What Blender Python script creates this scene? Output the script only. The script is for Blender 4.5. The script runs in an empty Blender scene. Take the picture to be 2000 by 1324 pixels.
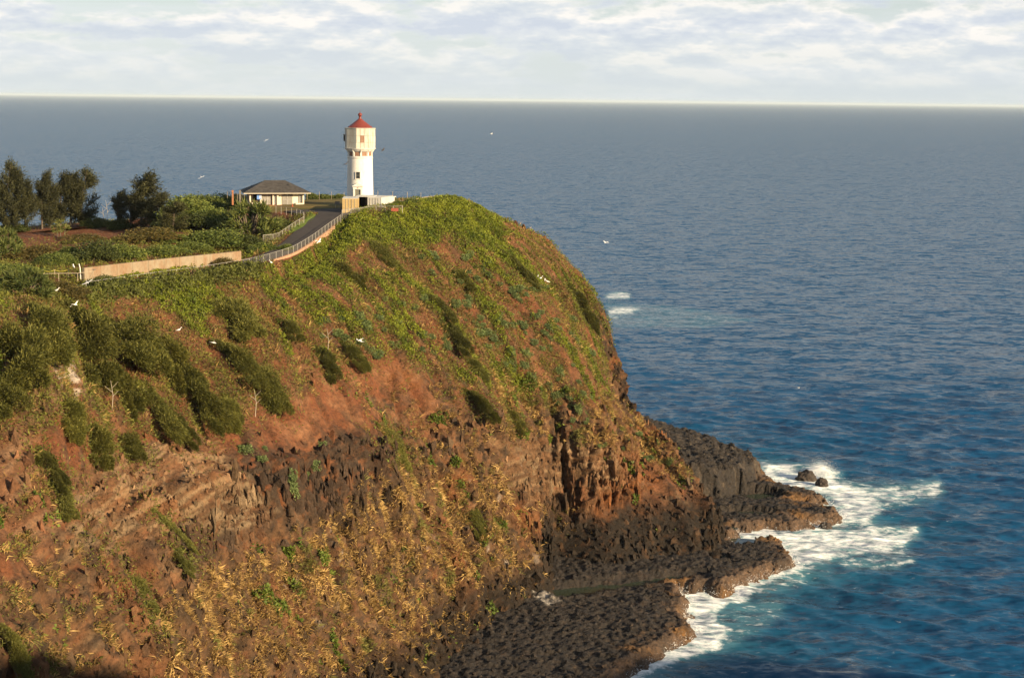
import bpy, bmesh, math, random
import numpy as np
from mathutils import Vector, Matrix
from mathutils.bvhtree import BVHTree
random.seed(7); rng = np.random.default_rng(7)
R = math.radians
SC = bpy.context.scene
COL = SC.collection

# ------------------------------------------------------------------ camera
F_PX, CX, CY = 3180.0, 1000.0, 662.0
CAM_Z, PITCH, ROLL = 73.0, R(8.345), R(0.659)
cam_d = bpy.data.cameras.new('camera'); cam = bpy.data.objects.new('camera', cam_d); COL.objects.link(cam)
cam_d.sensor_width = 36.0; cam_d.lens = F_PX / 2000 * 36; cam_d.clip_start = 1.0; cam_d.clip_end = 400000
CM = Matrix.Rotation(math.pi/2 - PITCH, 4, 'X') @ Matrix.Rotation(ROLL, 4, 'Z')
cam.matrix_world = Matrix.Translation((0, 0, CAM_Z)) @ CM
SC.camera = cam
CR = np.array(CM.to_3x3())

# ------------------------------------------------------------------ sky and sun
SUN_AZ, SUN_EL = R(128), R(16.5)
world = bpy.data.worlds.new('World'); SC.world = world; world.use_nodes = True
wn, wl = world.node_tree.nodes, world.node_tree.links
wn.clear()
def N(nt, t, **kw):
    n = nt.nodes.new(t)
    for k, v in kw.items():
        if k.startswith('i_'):
            n.inputs[k[2:]].default_value = v
        else:
            setattr(n, k, v)
    return n
wt = world.node_tree
sky = N(wt, 'ShaderNodeTexSky', sky_type='NISHITA', sun_disc=False, sun_elevation=SUN_EL, sun_rotation=SUN_AZ)
sky.altitude = 70; sky.air_density = 1.0; sky.dust_density = 0.6; sky.ozone_density = 1.0
bg = N(wt, 'ShaderNodeBackground'); bg.inputs['Strength'].default_value = 0.0505
wo = N(wt, 'ShaderNodeOutputWorld')
tc = N(wt, 'ShaderNodeTexCoord')
def cloud_noise(off, scale, detail, rough):
    m = N(wt, 'ShaderNodeMapping'); m.inputs['Location'].default_value = off
    m.inputs['Scale'].default_value = scale
    wl.new(tc.outputs['Generated'], m.inputs['Vector'])
    n = N(wt, 'ShaderNodeTexNoise'); n.inputs['Scale'].default_value = 1.0
    n.inputs['Detail'].default_value = detail; n.inputs['Roughness'].default_value = rough
    wl.new(m.outputs[0], n.inputs['Vector']); return n
def ramp(nt, inp, stops, interp='LINEAR'):
    r = nt.nodes.new('ShaderNodeValToRGB'); r.color_ramp.interpolation = interp
    e = r.color_ramp.elements
    while len(e) > 1: e.remove(e[-1])
    e[0].position, e[0].color = stops[0][0], tuple(stops[0][1]) + (1,)
    for p, c in stops[1:]:
        x = e.new(p); x.color = tuple(c) + (1,)
    nt.links.new(inp, r.inputs[0]); return r
def mixc(nt, fac, a, b, mode='MIX'):
    m = nt.nodes.new('ShaderNodeMix'); m.data_type = 'RGBA'; m.blend_type = mode
    for sock, v in ((m.inputs[0], fac), (m.inputs[6], a), (m.inputs[7], b)):
        if isinstance(v, bpy.types.NodeSocket): nt.links.new(v, sock)
        elif isinstance(v, (int, float)): sock.default_value = v
        else: sock.default_value = tuple(v) + (1,)
    return m.outputs[2]
cA = cloud_noise((3.1, 1.7, 0.34), (14, 14, 46), 9, 0.62)
cB = cloud_noise((3.1, 1.7, 0.02), (14, 14, 46), 9, 0.62)
cC = cloud_noise((8.0, 2.0, 5.0), (5, 5, 80), 6, 0.58)
sep = N(wt, 'ShaderNodeSeparateXYZ'); wl.new(tc.outputs['Generated'], sep.inputs[0])
def zramp(stops): return ramp(wt, sep.outputs[2], stops).outputs[0]
cov = ramp(wt, cA.outputs[0], [(0.40, (0,)*3), (0.48, (1,)*3)])
covz = N(wt, 'ShaderNodeMath', operation='MULTIPLY'); wl.new(cov.outputs[0], covz.inputs[0]); wl.new(zramp([(0.004, (0.15,)*3), (0.025, (0.55,)*3), (0.045, (1.0,)*3), (0.085, (0.45,)*3), (0.16, (0.16,)*3)]), covz.inputs[1])
sub = N(wt, 'ShaderNodeMath', operation='SUBTRACT'); wl.new(cB.outputs[0], sub.inputs[0]); wl.new(cA.outputs[0], sub.inputs[1])
shd = N(wt, 'ShaderNodeMath', operation='MULTIPLY_ADD'); wl.new(sub.outputs[0], shd.inputs[0]); shd.inputs[1].default_value = 3.6; shd.inputs[2].default_value = 0.5
ccol = ramp(wt, shd.outputs[0], [(0.12, (6.0, 6.5, 7.3)), (0.5, (7.2, 7.5, 7.8)), (0.82, (9.4, 9.0, 8.5))])
veil = mixc(wt, zramp([(0.0, (0.88,)*3), (0.05, (0.70,)*3), (0.085, (0.25,)*3), (0.16, (0.04,)*3)]), sky.outputs[0], (6.7, 7.4, 7.8))
base = mixc(wt, ramp(wt, cC.outputs[0], [(0.45, (0,)*3), (0.68, (0.45,)*3)]).outputs[0], veil, (7.6, 7.9, 8.2))
skyc = mixc(wt, covz.outputs[0], base, ccol.outputs[0])
wl.new(skyc, bg.inputs[0]); wl.new(bg.outputs[0], wo.inputs[0])
sun_d = bpy.data.lights.new('sun', 'SUN'); sun = bpy.data.objects.new('sun', sun_d); COL.objects.link(sun)
sun_d.energy = 5.0; sun_d.angle = R(0.6); sun_d.color = (1.0, 0.79, 0.51)
SDIR = Vector((math.sin(SUN_AZ)*math.cos(SUN_EL), math.cos(SUN_AZ)*math.cos(SUN_EL), math.sin(SUN_EL)))
sun.rotation_euler = SDIR.to_track_quat('Z', 'Y').to_euler(); sun.location = (150, -60, 160)
vs = SC.view_settings; vs.view_transform = 'Standard'; vs.look = 'None'; vs.exposure = 1.12; vs.gamma = 1.0; vs.use_curve_mapping = False
SC.cycles.max_bounces = 6; SC.cycles.volume_bounces = 0; SC.cycles.transparent_max_bounces = 8

# ------------------------------------------------------------------ helpers
def ray(px, py):
    d = CR @ np.array([(px-CX)/F_PX, -(py-CY)/F_PX, -1.0]); return d
def P(px, py, D):
    d = ray(px, py); t = D / d[1]
    return np.array([d[0]*t, D, CAM_Z + d[2]*t])
def PZ(px, py, z):
    d = ray(px, py); t = (z-CAM_Z)/d[2]
    return np.array([d[0]*t, d[1]*t, z])
def proj(V):
    q = (np.asarray(V) - np.array([0, 0, CAM_Z])) @ CR
    w = -q[..., 2]; w = np.where(np.abs(w) < 1e-6, 1e-6, w)
    return CX + F_PX*q[..., 0]/w, CY - F_PX*q[..., 1]/w

def _hash(i, j, k, seed):
    h = (i*374761393 + j*668265263 + k*2147483647 + seed*1274126177) & 0xFFFFFFFF
    h = ((h ^ (h >> 13)) * 1274126177) & 0xFFFFFFFF
    h = ((h ^ (h >> 15)) * 2246822519) & 0xFFFFFFFF
    return h ^ (h >> 16)
def perlin(Pn, seed=0):
    Pn = np.asarray(Pn, dtype=np.float64)
    I = np.floor(Pn).astype(np.int64); f = Pn - I
    u = f*f*f*(f*(f*6-15)+10)
    out = 0
    for dx in (0, 1):
        wx = u[:, 0] if dx else 1-u[:, 0]
        for dy in (0, 1):
            wy = u[:, 1] if dy else 1-u[:, 1]
            for dz in (0, 1):
                wz = u[:, 2] if dz else 1-u[:, 2]
                h = _hash(I[:, 0]+dx, I[:, 1]+dy, I[:, 2]+dz, seed)
                a = (h & 0xFFFF).astype(np.float64)*(2*math.pi/65536); cz = ((h >> 16) & 0xFFFF)/32768.0 - 1
                s = np.sqrt(np.maximum(0, 1-cz*cz))
                g = np.cos(a)*s*(f[:, 0]-dx) + np.sin(a)*s*(f[:, 1]-dy) + cz*(f[:, 2]-dz)
                out = out + wx*wy*wz*g
    return out*1.5
def fbm(Pn, oct=4, seed=0, gain=0.5, ridge=False):
    Pn = np.asarray(Pn, dtype=np.float64); a, s, t = 1.0, 0.0, 0.0
    for o in range(oct):
        n = perlin(Pn*(2.03**o) + 17.3*o, seed+o)
        if ridge: n = 1-2*np.abs(n)
        s = s + a*n; t += a; a *= gain
    return s/t
def sstep(a, b, x):
    t = np.clip((x-a)/(b-a), 0, 1); return t*t*(3-2*t)
def in_poly(px, py, poly):
    poly = np.asarray(poly, float); n = len(poly); r = np.zeros(px.shape, bool); j = n-1
    for i in range(n):
        xi, yi = poly[i]; xj, yj = poly[j]
        c = ((yi > py) != (yj > py)) & (px < (xj-xi)*(py-yi)/(yj-yi+1e-12)+xi)
        r ^= c; j = i
    return r
def sd_poly(px, py, poly):
    """signed distance, positive inside"""
    poly = np.asarray(poly, float); d = np.full(px.shape, 1e9); n = len(poly)
    for i in range(n):
        a, b = poly[i], poly[(i+1) % n]; e = b-a
        t = np.clip(((px-a[0])*e[0]+(py-a[1])*e[1])/(e@e+1e-12), 0, 1)
        d = np.minimum(d, np.hypot(px-a[0]-t*e[0], py-a[1]-t*e[1]))
    return np.where(in_poly(px, py, poly), d, -d)
def dist_line(px, py, L):
    d = np.full(px.shape, 1e9); zz = np.zeros(px.shape)
    L = np.asarray(L, float)
    for a, b in zip(L[:-1], L[1:]):
        e = (b-a)[:2]; t = np.clip(((px-a[0])*e[0]+(py-a[1])*e[1])/(e@e+1e-12), 0, 1)
        q = np.hypot(px-a[0]-t*e[0], py-a[1]-t*e[1]); m = q < d
        d = np.where(m, q, d)
        if len(a) > 2: zz = np.where(m, a[2]+t*(b[2]-a[2]), zz)
    return d, zz

def tag(o, label=None, cat=None, group=None, kind=None):
    if label: o['label'] = label
    if cat: o['category'] = cat
    if group: o['group'] = group
    if kind: o['kind'] = kind
    return o
def mesh_np(name, V, Fq, mat, parent=None, smooth=True, cols=None, extra=None):
    """V (n,3); Fq (m,3|4) int"""
    me = bpy.data.meshes.new(name); V = np.asarray(V, np.float32); Fq = np.asarray(Fq, np.int32)
    k = Fq.shape[1]
    me.vertices.add(len(V)); me.vertices.foreach_set('co', V.ravel())
    me.loops.add(Fq.size); me.loops.foreach_set('vertex_index', Fq.ravel())
    me.polygons.add(len(Fq)); me.polygons.foreach_set('loop_start', np.arange(0, Fq.size, k, dtype=np.int32))
    me.polygons.foreach_set('loop_total', np.full(len(Fq), k, np.int32))
    me.polygons.foreach_set('use_smooth', np.full(len(Fq), smooth, bool))
    if cols is not None:
        c4 = np.ones((len(V), 4), np.float32); c4[:, :3] = cols
        a = me.color_attributes.new('Col', 'FLOAT_COLOR', 'POINT'); a.data.foreach_set('color', c4.ravel())
    for k2, arr in (extra or {}).items():
        a = me.attributes.new(k2, 'FLOAT', 'POINT'); a.data.foreach_set('value', np.asarray(arr, np.float32))
    me.update(calc_edges=True)
    if mat: me.materials.append(mat)
    o = bpy.data.objects.new(name, me); COL.objects.link(o)
    if parent: o.parent = parent
    return o
def grid_faces(nu, nv):
    i = np.arange(nu-1)[:, None]*nv + np.arange(nv-1)[None, :]
    i = i.ravel(); return np.stack([i, i+nv, i+nv+1, i+1], 1)
def new_mat(name, rough=0.9, spec=0.3):
    m = bpy.data.materials.new(name); m.use_nodes = True
    b = m.node_tree.nodes['Principled BSDF']; b.inputs['Roughness'].default_value = rough
    b.inputs['Specular IOR Level'].default_value = spec
    return m, m.node_tree, b
def noise_node(nt, scale, detail=4, rough=0.55, coord='Object', vec=None, mscale=None):
    n = N(nt, 'ShaderNodeTexNoise'); n.inputs['Scale'].default_value = scale
    n.inputs['Detail'].default_value = detail; n.inputs['Roughness'].default_value = rough
    t = N(nt, 'ShaderNodeTexCoord'); src = t.outputs[coord]
    if mscale:
        mp = N(nt, 'ShaderNodeMapping'); mp.inputs['Scale'].default_value = mscale
        nt.links.new(src, mp.inputs[0]); src = mp.outputs[0]
    nt.links.new(src, n.inputs['Vector']); return n
def plain(name, col, rough=0.8, spec=0.3, var=0.15, scale=3.0, metallic=0.0):
    m, nt, b = new_mat(name, rough, spec); b.inputs['Metallic'].default_value = metallic
    n = noise_node(nt, scale, 5, 0.6)
    c = mixc(nt, ramp(nt, n.outputs[0], [(0.3, (0,)*3), (0.7, (1,)*3)]).outputs[0], [x*(1-var) for x in col], [min(1, x*(1+var)) for x in col])
    nt.links.new(c, b.inputs['Base Color']); return m

# ================================================================== TERRAIN (headland)
def PL(*a): return np.array(a, float)
ROWN = ['spine', 'pmid', 'rim', 'up', 'mid', 'brk', 'mc', 'foot', 'under']
ST = [
 # spine,                rim,                 up,                 mid,                brk,                mc,                foot
 (PL(-130,130,47),   PL(-72,132,48),      PL(-62,130,43),     PL(-52,127,36),     PL(-44,124,29),     PL(-38,121,15),    PL(-33,118,1.5)),
 (PL(-125,215,47.5), P(0,590,185),        P(70,720,175),      P(120,880,164),     P(190,1050,155),    P(290,1270,150.5), PL(-24,140,1.5)),
 (PL(-110,270,48.0), P(150,560,212),      P(260,720,198),     P(330,860,189),     P(395,970,184),     P(475,1150,181),   PL(-20,170,1.5)),
 (PL(-85,300,48.6),  P(400,525,238),      P(520,680,222),     P(590,800,213),     P(640,900,207),     P(715,1100,203.5), PL(-11,194,1.5)),
 (PL(-64,318,50.5),  P(540,505,255),      P(680,620,243),     P(760,760,233),     P(815,880,226),     P(880,1060,222),   P(950,1255,214)),
 (PL(-48,326,52.4),  P(640,430,278),      P(760,540,262),     P(880,700,248),     P(945,830,240),     P(990,980,235.5),  P(1042,1150,232.5)),
 (PL(-36,330,52.6),  P(760,407,289),      P(880,540,275),     P(990,700,262),     P(1035,850,255.5),  P(1050,1000,252),  P(1070,1141,243.5)),
 (PL(-26,330,52.7),  P(850,394,297),      P(960,520,285),     P(1080,680,270),    P(1150,850,260),    P(1165,990,255.5),   P(1170,1135,243)),
 (PL(-18,326,52.8),  P(905,398,302),      P(1010,500,297),    P(1120,640,285),    P(1215,850,268),    P(1268,985,258.5),   P(1285,1112,248)),
 (PL(-14,322,52.5),  P(945,414,308),      P(1064,484,308),    P(1146,622,299),    P(1222,835,287),    P(1343,935,268),   P(1405,1060,259)),
 (PL(-13,320,52.0),  PL(-3.5,316,50.0),   PL(6.5,318,45.0),   P(1178,620,308),    P(1188,735,301),    P(1218,815,296),   PL(29,294,2)),
 (PL(-15,320,51.9),   PL(-9,327,50.5),      PL(-1,332,44),      PL(7,331,33),       PL(8,326,15),       PL(12,326,7.5),    PL(17,330,1.5)),
 (PL(-36,327,52.2),  PL(-32,336,51.3),    PL(-26,348,43),     PL(-22,356,30),     PL(-18,362,16),     PL(-15,366,8),     PL(-12,372,1.5)),
 (PL(-70,308,49.6),  PL(-66,326,48.6),    PL(-66,338,42),     PL(-64,346,30),     PL(-62,352,16),     PL(-60,356,8),     PL(-58,362,1.5)),
 (PL(-128,210,47.2), PL(-125,300,46.5),   PL(-125,312,40),    PL(-125,322,28),    PL(-125,330,16),    PL(-125,334,8),    PL(-125,340,1.5)),
]
NET = []
for k, s in enumerate(ST):
    sp, rim, up, mid, brk, mc, foot = s
    pm = (sp+rim)/2; pm[2] = max(sp[2], rim[2])*0.6+min(sp[2], rim[2])*0.4
    out = foot-brk; out[2] = 0; out = out/np.linalg.norm(out)
    und = foot + out*2.5; und[2] = -3.0
    NET.append([sp, pm, rim, up, mid, brk, mc, foot, und])
NET = np.array(NET)                       # (stations, rows, 3)
def hermite(pts, seglen, counts):
    """pts (n, ...,3) interpolated along axis 0"""
    n = len(pts); t = np.concatenate([[0], np.cumsum(seglen)])
    tan = np.zeros_like(pts)
    for i in range(n):
        a, b = max(i-1, 0), min(i+1, n-1)
        tan[i] = (pts[b]-pts[a])/(t[b]-t[a])
    out, tt = [], []
    for i in range(n-1):
        h = seglen[i]; c = counts[i]
        s = np.arange(c)/c
        if i == n-2: s = np.append(s, 1.0)
        sh = (-1,)+(1,)*(pts.ndim-1); S = s.reshape(sh)
        h00 = 2*S**3-3*S**2+1; h10 = S**3-2*S**2+S; h01 = -2*S**3+3*S**2; h11 = S**3-S**2
        out.append(h00*pts[i]+h10*h*tan[i]+h01*pts[i+1]+h11*h*tan[i+1]); tt.append(t[i]+s*h)
    return np.concatenate(out), np.concatenate(tt)
vseg = np.linalg.norm(np.diff(NET[:11], axis=1), axis=2).mean(0)
vres = [1.1, 0.8, 0.30, 0.27, 0.25, 0.22, 0.22, 0.6]
vcnt = [max(2, int(round(l/r))) for l, r in zip(vseg, vres)]
A1, VV = hermite(NET.transpose(1, 0, 2), vseg, vcnt)          # (nv, stations, 3)
useg = np.linalg.norm(np.diff(NET[:, 5], axis=0), axis=1); useg[10:] = np.maximum(useg[10:], 15)
ucnt = [max(3, int(round(l/(0.30 if k < 10 else 1.6)))) for k, l in enumerate(useg)]
ucnt[0] = int(useg[0]/0.6)
TER, UU = hermite(A1.transpose(1, 0, 2), useg, ucnt)          # (nu, nv, 3)
NU, NV = TER.shape[:2]
VROW = np.concatenate([[0], np.cumsum(vcnt)])                 # row index of each control row
def grid_normals(G):
    du = np.gradient(G, axis=0); dv = np.gradient(G, axis=1)
    n = np.cross(dv, du); l = np.linalg.norm(n, axis=2, keepdims=True); n = n/np.maximum(l, 1e-9)
    return n
NRM = grid_normals(TER)
if NRM[NU//3, VROW[4], 2] < 0: NRM = -NRM; FLIP = True
else: FLIP = False

# plateau shaping: mounds, road bed, lawn terrace
ROAD = np.array([P(700,402,294), P(660,408,289), P(630,420,282), P(606,440,272.5), P(578,464,263), P(545,487,254.5), P(505,501,248.5), P(465,511,243), P(400,520,236), P(300,533,226), P(200,546,216.5), P(120,556,208), P(40,566,200), P(-60,578,190)])
ROAD[:, 2] = [53.2, 52.9, 52.2, 51.0, 49.8, 48.9, 48.4, 48.1, 47.9, 47.9, 47.9, 48.0, 48.1, 48.2]
X, Y, Z = TER[..., 0].copy(), TER[..., 1].copy(), TER[..., 2].copy()
vv_idx = np.broadcast_to(np.arange(NV)[None, :], (NU, NV))
top = 1 - sstep(VROW[2]-8, VROW[2]+14, vv_idx)                # 1 on the plateau
def gbump(x, y, cx, cy, sx, sy, h): return h*np.exp(-((x-cx)/sx)**2-((y-cy)/sy)**2)
bump = (gbump(X, Y, -55, 286, 8, 10, 2.8) + gbump(X, Y, -76, 262, 9, 9, 2.6) + gbump(X, Y, -56, 264, 8, 7, 2.4)
        + gbump(X, Y, -64, 250, 10, 8, 1.8) + gbump(X, Y, -48, 274, 6, 7, 1.0) + gbump(X, Y, -88, 250, 12, 10, 1.5))
Z += bump*top
flat = np.exp(-(np.maximum(0, np.hypot((X+33)/20, (Y-306)/17)-0.75)/0.3)**2)*top   # lawn and lighthouse terrace
def gflat(x, y): return 53.6 + 0.03*(x+28) + 0.075*np.minimum(0, y-300)
Z = Z*(1-flat) + gflat(X, Y)*flat
dr, rz = dist_line(X, Y, ROAD)
w = (1-sstep(2.6, 4.6, dr))*np.where(vv_idx < VROW[3], 1, 0)
Z = Z*(1-w) + (rz-0.10)*w
_o = np.argsort(ROAD[:, 1]); xr = np.interp(Y, ROAD[_o, 1], ROAD[_o, 0])
Z -= 1.5*np.exp(-((dr-4.3)/1.5)**2)*(X > xr)*sstep(246, 252, Y)*sstep(290, 280, Y)
TER[..., 2] = Z
NRM = grid_normals(TER)*(-1 if FLIP else 1)

# relief
V0 = TER.reshape(-1, 3); nrm = NRM.reshape(-1, 3)
U2 = np.broadcast_to(UU[:, None], (NU, NV)).ravel(); W2 = np.broadcast_to(VV[None, :], (NU, NV)).ravel()
steep = 1-nrm[:, 2]
vi = vv_idx.ravel()
slope_m = sstep(VROW[2]+4, VROW[3], vi)                       # below the rim
cliff_m = sstep(VROW[4]+10, VROW[5], vi + 26*perlin(np.stack([U2/14, W2/14, 0*U2], 1), 3))   # from the break down
cliff_s = cliff_m*sstep(0.22, 0.42, steep)
pxv, pyv = proj(V0)
farcliff = in_poly(pxv, pyv, [(960, 845), (1300, 860), (1420, 1000), (1420, 1140), (1045, 1160), (985, 970)]).astype(float)
gul = perlin(np.stack([U2/4.5, W2/22, 0*U2+1.7], 1), 11)*0.9 + perlin(np.stack([U2/11, W2/40, 0*U2], 1), 12)*1.6
d = gul*slope_m*0.8
d += slope_m*(fbm(V0/6.0, 5, 21)*0.9)
d += slope_m*fbm(V0/1.4, 3, 25)*0.16
cols_n = fbm(np.stack([V0[:, 0]/1.9, V0[:, 1]/1.9, V0[:, 2]/13.0], 1), 3, 31, ridge=True)     # vertical ribs
blocks = fbm(V0/3.0, 4, 35, ridge=True)
d += cliff_s*(cols_n*1.5*(0.75+0.45*farcliff) + blocks*0.9 + 2.6*fbm(np.stack([U2/6.5, W2/22, 0*U2], 1), 3, 33))
crk = perlin(np.stack([U2/2.3, W2/26, V0[:, 2]/40], 1), 37) + 0.08*perlin(V0/1.6, 38); crk2 = perlin(np.stack([U2/7.5, W2/40, 0*U2+5], 1), 39) + 0.06*perlin(V0/2.4, 40)
d -= cliff_s*(1.15*np.exp(-(crk/0.075)**2) + 1.9*np.exp(-(crk2/0.07)**2))
d -= slope_m*(1-cliff_m)*0.55*np.exp(-(perlin(np.stack([U2/6, W2/30, 0*U2+9], 1), 44)/0.09)**2)
zs = V0[:, 2] + 0.8*perlin(V0/np.array([14, 14, 6]), 41) + 0.08*(V0[:, 0])
strata = 0.35 + 0.75*fbm(np.stack([V0[:, 0]/9, V0[:, 1]/9, zs*1.05], 1), 4, 43, 0.6)
pl1 = [(215, 865), (430, 850), (480, 930), (520, 1010), (440, 1060), (300, 1050), (140, 1090), (120, 960)]
pl2 = [(970, 880), (1200, 870), (1205, 960), (1100, 950), (960, 960)]
pl3 = [(0, 740), (120, 700), (160, 770), (60, 880), (130, 1020), (70, 1080), (0, 1020)]
pjx = pxv + 22*perlin(V0/4.0, 51); pjy = pyv + 22*perlin(V0/4.0, 52)
def soft(poly, w=18): return sstep(-w, w, sd_poly(pjx, pjy, poly))
band = np.maximum(soft(pl1), np.maximum(0.8*soft(pl2), 0.6*soft(pl3)))
d += np.maximum(cliff_s*0.5, slope_m*band)*(strata-0.3)*(0.4+1.0*band)
# spur crest on the near left, notch under the rim
d += 1.0*np.exp(-((U2-UU[ucnt[0]])/6)**2)*slope_m
V1 = V0 + nrm*d[:, None]
V1[:, 2] = np.where((vi < VROW[2]+10) , V0[:, 2] + (1-flat.ravel())*(1-w.ravel())*fbm(V0/5.0, 4, 61)*0.45*(1-slope_m), V1[:, 2])
TERR = V1.reshape(NU, NV, 3)
NR2 = grid_normals(TERR)*(-1 if FLIP else 1); nr2 = NR2.reshape(-1, 3)
px1, py1 = proj(V1)

# ground colour of the headland
soil = np.array([0.150, 0.056, 0.025]); soil2 = np.array([0.205, 0.100, 0.050]); soilb = np.array([0.100, 0.052, 0.028])
rockb = np.array([0.120, 0.064, 0.032]); rockd = np.array([0.042, 0.028, 0.019]); rockp = np.array([0.27, 0.185, 0.105]); lava = np.array([0.023, 0.0175, 0.013])
rust = np.array([0.185, 0.068, 0.022])
def mixv(a, b, t): return a*(1-t[:, None])+b*t[:, None]
n1 = fbm(V1/5.0, 4, 71); n2 = fbm(V1/1.3, 4, 75); n3 = fbm(np.stack([U2/2.2, W2/9, 0*U2], 1), 3, 79); n4 = fbm(V1/12, 3, 83)
C = mixv(np.broadcast_to(soil, V1.shape), soil2, sstep(-0.1, 0.5, n1))
C = mixv(C, soilb, sstep(0.0, 0.45, n3))
rk = mixv(np.broadcast_to(rockb, V1.shape), rockd, sstep(-0.15, 0.25, n2+0.25*n4))
rk = mixv(rk, rockp, sstep(0.15, 0.45, fbm(V1/2.4, 4, 87))*0.35)
rk = mixv(rk, rust, sstep(0.0, 0.35, n4)*0.75)
reds = [(420, 870), (640, 830), (760, 850), (770, 960), (680, 1040), (560, 1010), (450, 1060), (340, 1150), (290, 1060), (420, 960)]
rdm = soft(reds); rk = mixv(rk, mixv(np.broadcast_to(rust*0.62, V1.shape), rockd*1.05, sstep(-0.2, 0.2, n2+0.6*cols_n)), rdm*0.9)
rk = mixv(rk, rust*0.9, soft([(1150, 850), (1320, 900), (1200, 1060), (1130, 1000)], 30)*sstep(-0.3, 0.4, n2)*0.8)
rkmask = np.clip(cliff_m*sstep(-0.25, 0.15, n2+0.5*steep-0.05) , 0, 1)
rkmask = np.maximum(rkmask, sstep(0.5, 0.62, 1-nr2[:, 2])*slope_m*0.8)
rkmask = np.maximum(rkmask, soft([(740, 700), (960, 700), (985, 950), (760, 940), (690, 830)], 40)*sstep(-0.1, 0.25, n2+0.3*n1)*0.9)
C = mixv(C, rk, rkmask)
pb = 0.5+0.9*fbm(np.stack([V0[:, 0]/7, V0[:, 1]/7, zs*1.6], 1), 3, 47, 0.6)
C = mixv(C, mixv(np.broadcast_to(rockp*0.95, V1.shape), rockb, sstep(0.30, 0.62, pb)), band*0.62*sstep(-0.45, 0.1, n2+0.2))
lv = sstep(10.5, 6.0, V1[:, 2] + 2.5*n1 + 1.5*n2 + 3*(1-np.clip(farcliff+0.4, 0, 1)))
lv = np.maximum(lv, soft([(820, 1400), (880, 1290), (1000, 1170), (1040, 1100), (1120, 1200), (1100, 1400)], 20))
lv = np.maximum(lv, soft([(1170, 560), (1215, 700), (1235, 830), (1190, 790), (1180, 690), (1140, 640)], 14)*sstep(-0.3, 0.1, n2))
C = mixv(C, mixv(np.broadcast_to(lava, V1.shape), rockb*0.62, sstep(0.0, 0.4, n2)*0.7), lv)
guano = soft([(540, 1060), (680, 1040), (700, 1180), (620, 1210), (545, 1150)], 30)
gu = np.maximum(guano, 0.6*soft([(770, 960), (980, 930), (1030, 1130), (900, 1180), (780, 1100)], 40))*sstep(0.34, 0.48, fbm(np.stack([U2/0.8, W2/2.6, 0*U2], 1), 3, 91))*cliff_m
pale = np.maximum(gu, soft([(80, 700), (175, 715), (170, 760), (130, 800), (90, 760)], 10)*sstep(-0.1, 0.2, n2))
C = mixv(C, np.array([0.55, 0.46, 0.37]), pale*0.85)
C = C*(1+0.25*fbm(V1/0.5, 2, 95))[:, None]; C = np.clip(C, 0.01, 0.9)

# how thickly each kind of growth covers the ground
streak = fbm(np.stack([U2/2.1, W2/11, 0*U2+3.3], 1), 4, 151); streak2 = fbm(np.stack([U2/1.3, W2/6, 0*U2+7.3], 1), 3, 155); clump = fbm(V1/2.6, 3, 158)
pjx = px1 + 20*perlin(V1/5.0, 51) + 8*perlin(V1/1.5, 53); pjy = py1 + 16*perlin(V1/5.0, 52) + 6*perlin(V1/1.5, 54)
onland = (vi >= VROW[1]) & (vi < VROW[7]) & (dr.ravel() > 2.7)
G1 = [(648,436),(668,424),(700,418),(770,414),(800,402),(852,388),(905,386),(960,415),(985,440),(1010,500),(1040,550),(990,520),(940,470),(880,455),(840,478),(760,470),(700,470),(660,490),(640,470)]
G2 = [(480,515),(540,505),(640,462),(680,470),(690,500),(640,540),(700,610),(790,700),(720,650),(620,600),(540,560),(500,545)]
G3 = [(170,545),(260,530),(350,528),(395,560),(420,600),(390,625),(300,590),(210,570)]
G4 = [(820,470),(900,470),(960,540),(1010,560),(930,550)]
G5 = [(1090,500),(1150,545),(1185,620),(1150,600),(1100,550)]
brx = sstep(0.06, 0.22, fbm(np.stack([U2/2.8, W2/16, 0*U2+13], 1), 4, 171))
bright = np.maximum.reduce([soft(G1, 10), 0.75*brx*soft([(-50,560),(160,550),(470,510),(640,440),(900,380),(1080,480),(1190,640),(1180,780),(1000,780),(860,720),(700,690),(560,700),(420,660),(200,640),(-50,760)], 24), 0.85*soft(G2, 14)*sstep(-0.25, 0.1, streak), 0.95*soft(G3, 14), 0.6*soft(G4, 14)*sstep(-0.1, 0.2, streak), 0.45*soft(G5, 12)*sstep(-0.1, 0.2, clump)])
upper = soft([(-80,570),(0,575),(160,555),(470,515),(640,440),(800,400),(905,380),(980,420),(1080,480),(1150,545),(1195,640),(1190,740),(1060,760),(960,760),(880,740),(760,700),(690,690),(620,760),(560,800),(450,820),(380,860),(240,840),(0,860),(-80,860)], 24)
bare = np.maximum.reduce([soft([(520,640),(610,640),(720,740),(690,800),(600,760)], 25), soft([(350,770),(420,800),(480,840),(430,880),(380,850)], 20), soft([(960,425),(1010,430),(1075,475),(1000,470)], 14), soft([(500,780),(620,800),(640,860),(500,850)], 30), 0.6*soft([(780,560),(900,600),(980,700),(880,680)], 30)])
bare = 0.5*bare
mounds = soft([(30,455),(90,444),(180,446),(230,470),(180,480),(90,480),(40,475)], 8) + soft([(300,455),(350,448),(400,455),(430,480),(380,485),(340,470)], 8) + 0.7*soft([(40,480),(140,490),(140,520),(60,530)], 10)
scrub = upper*sstep(-0.14, 0.14, streak*1.3+0.35*clump+0.03)*(1-0.9*bare)*(1-bright)
scrub = np.maximum(scrub, 0.38*upper*(1-0.70*bare)*sstep(-0.1, 0.15, streak2))
plat = ((vi < VROW[2]+6) & (flat.ravel() < 0.3)).astype(float)*sstep(1.5, 3.5, dr.ravel())
scrub = np.maximum(scrub, plat*(1-0.85*np.clip(mounds, 0, 1))*0.8*sstep(-0.35, 0.05, clump))
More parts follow.
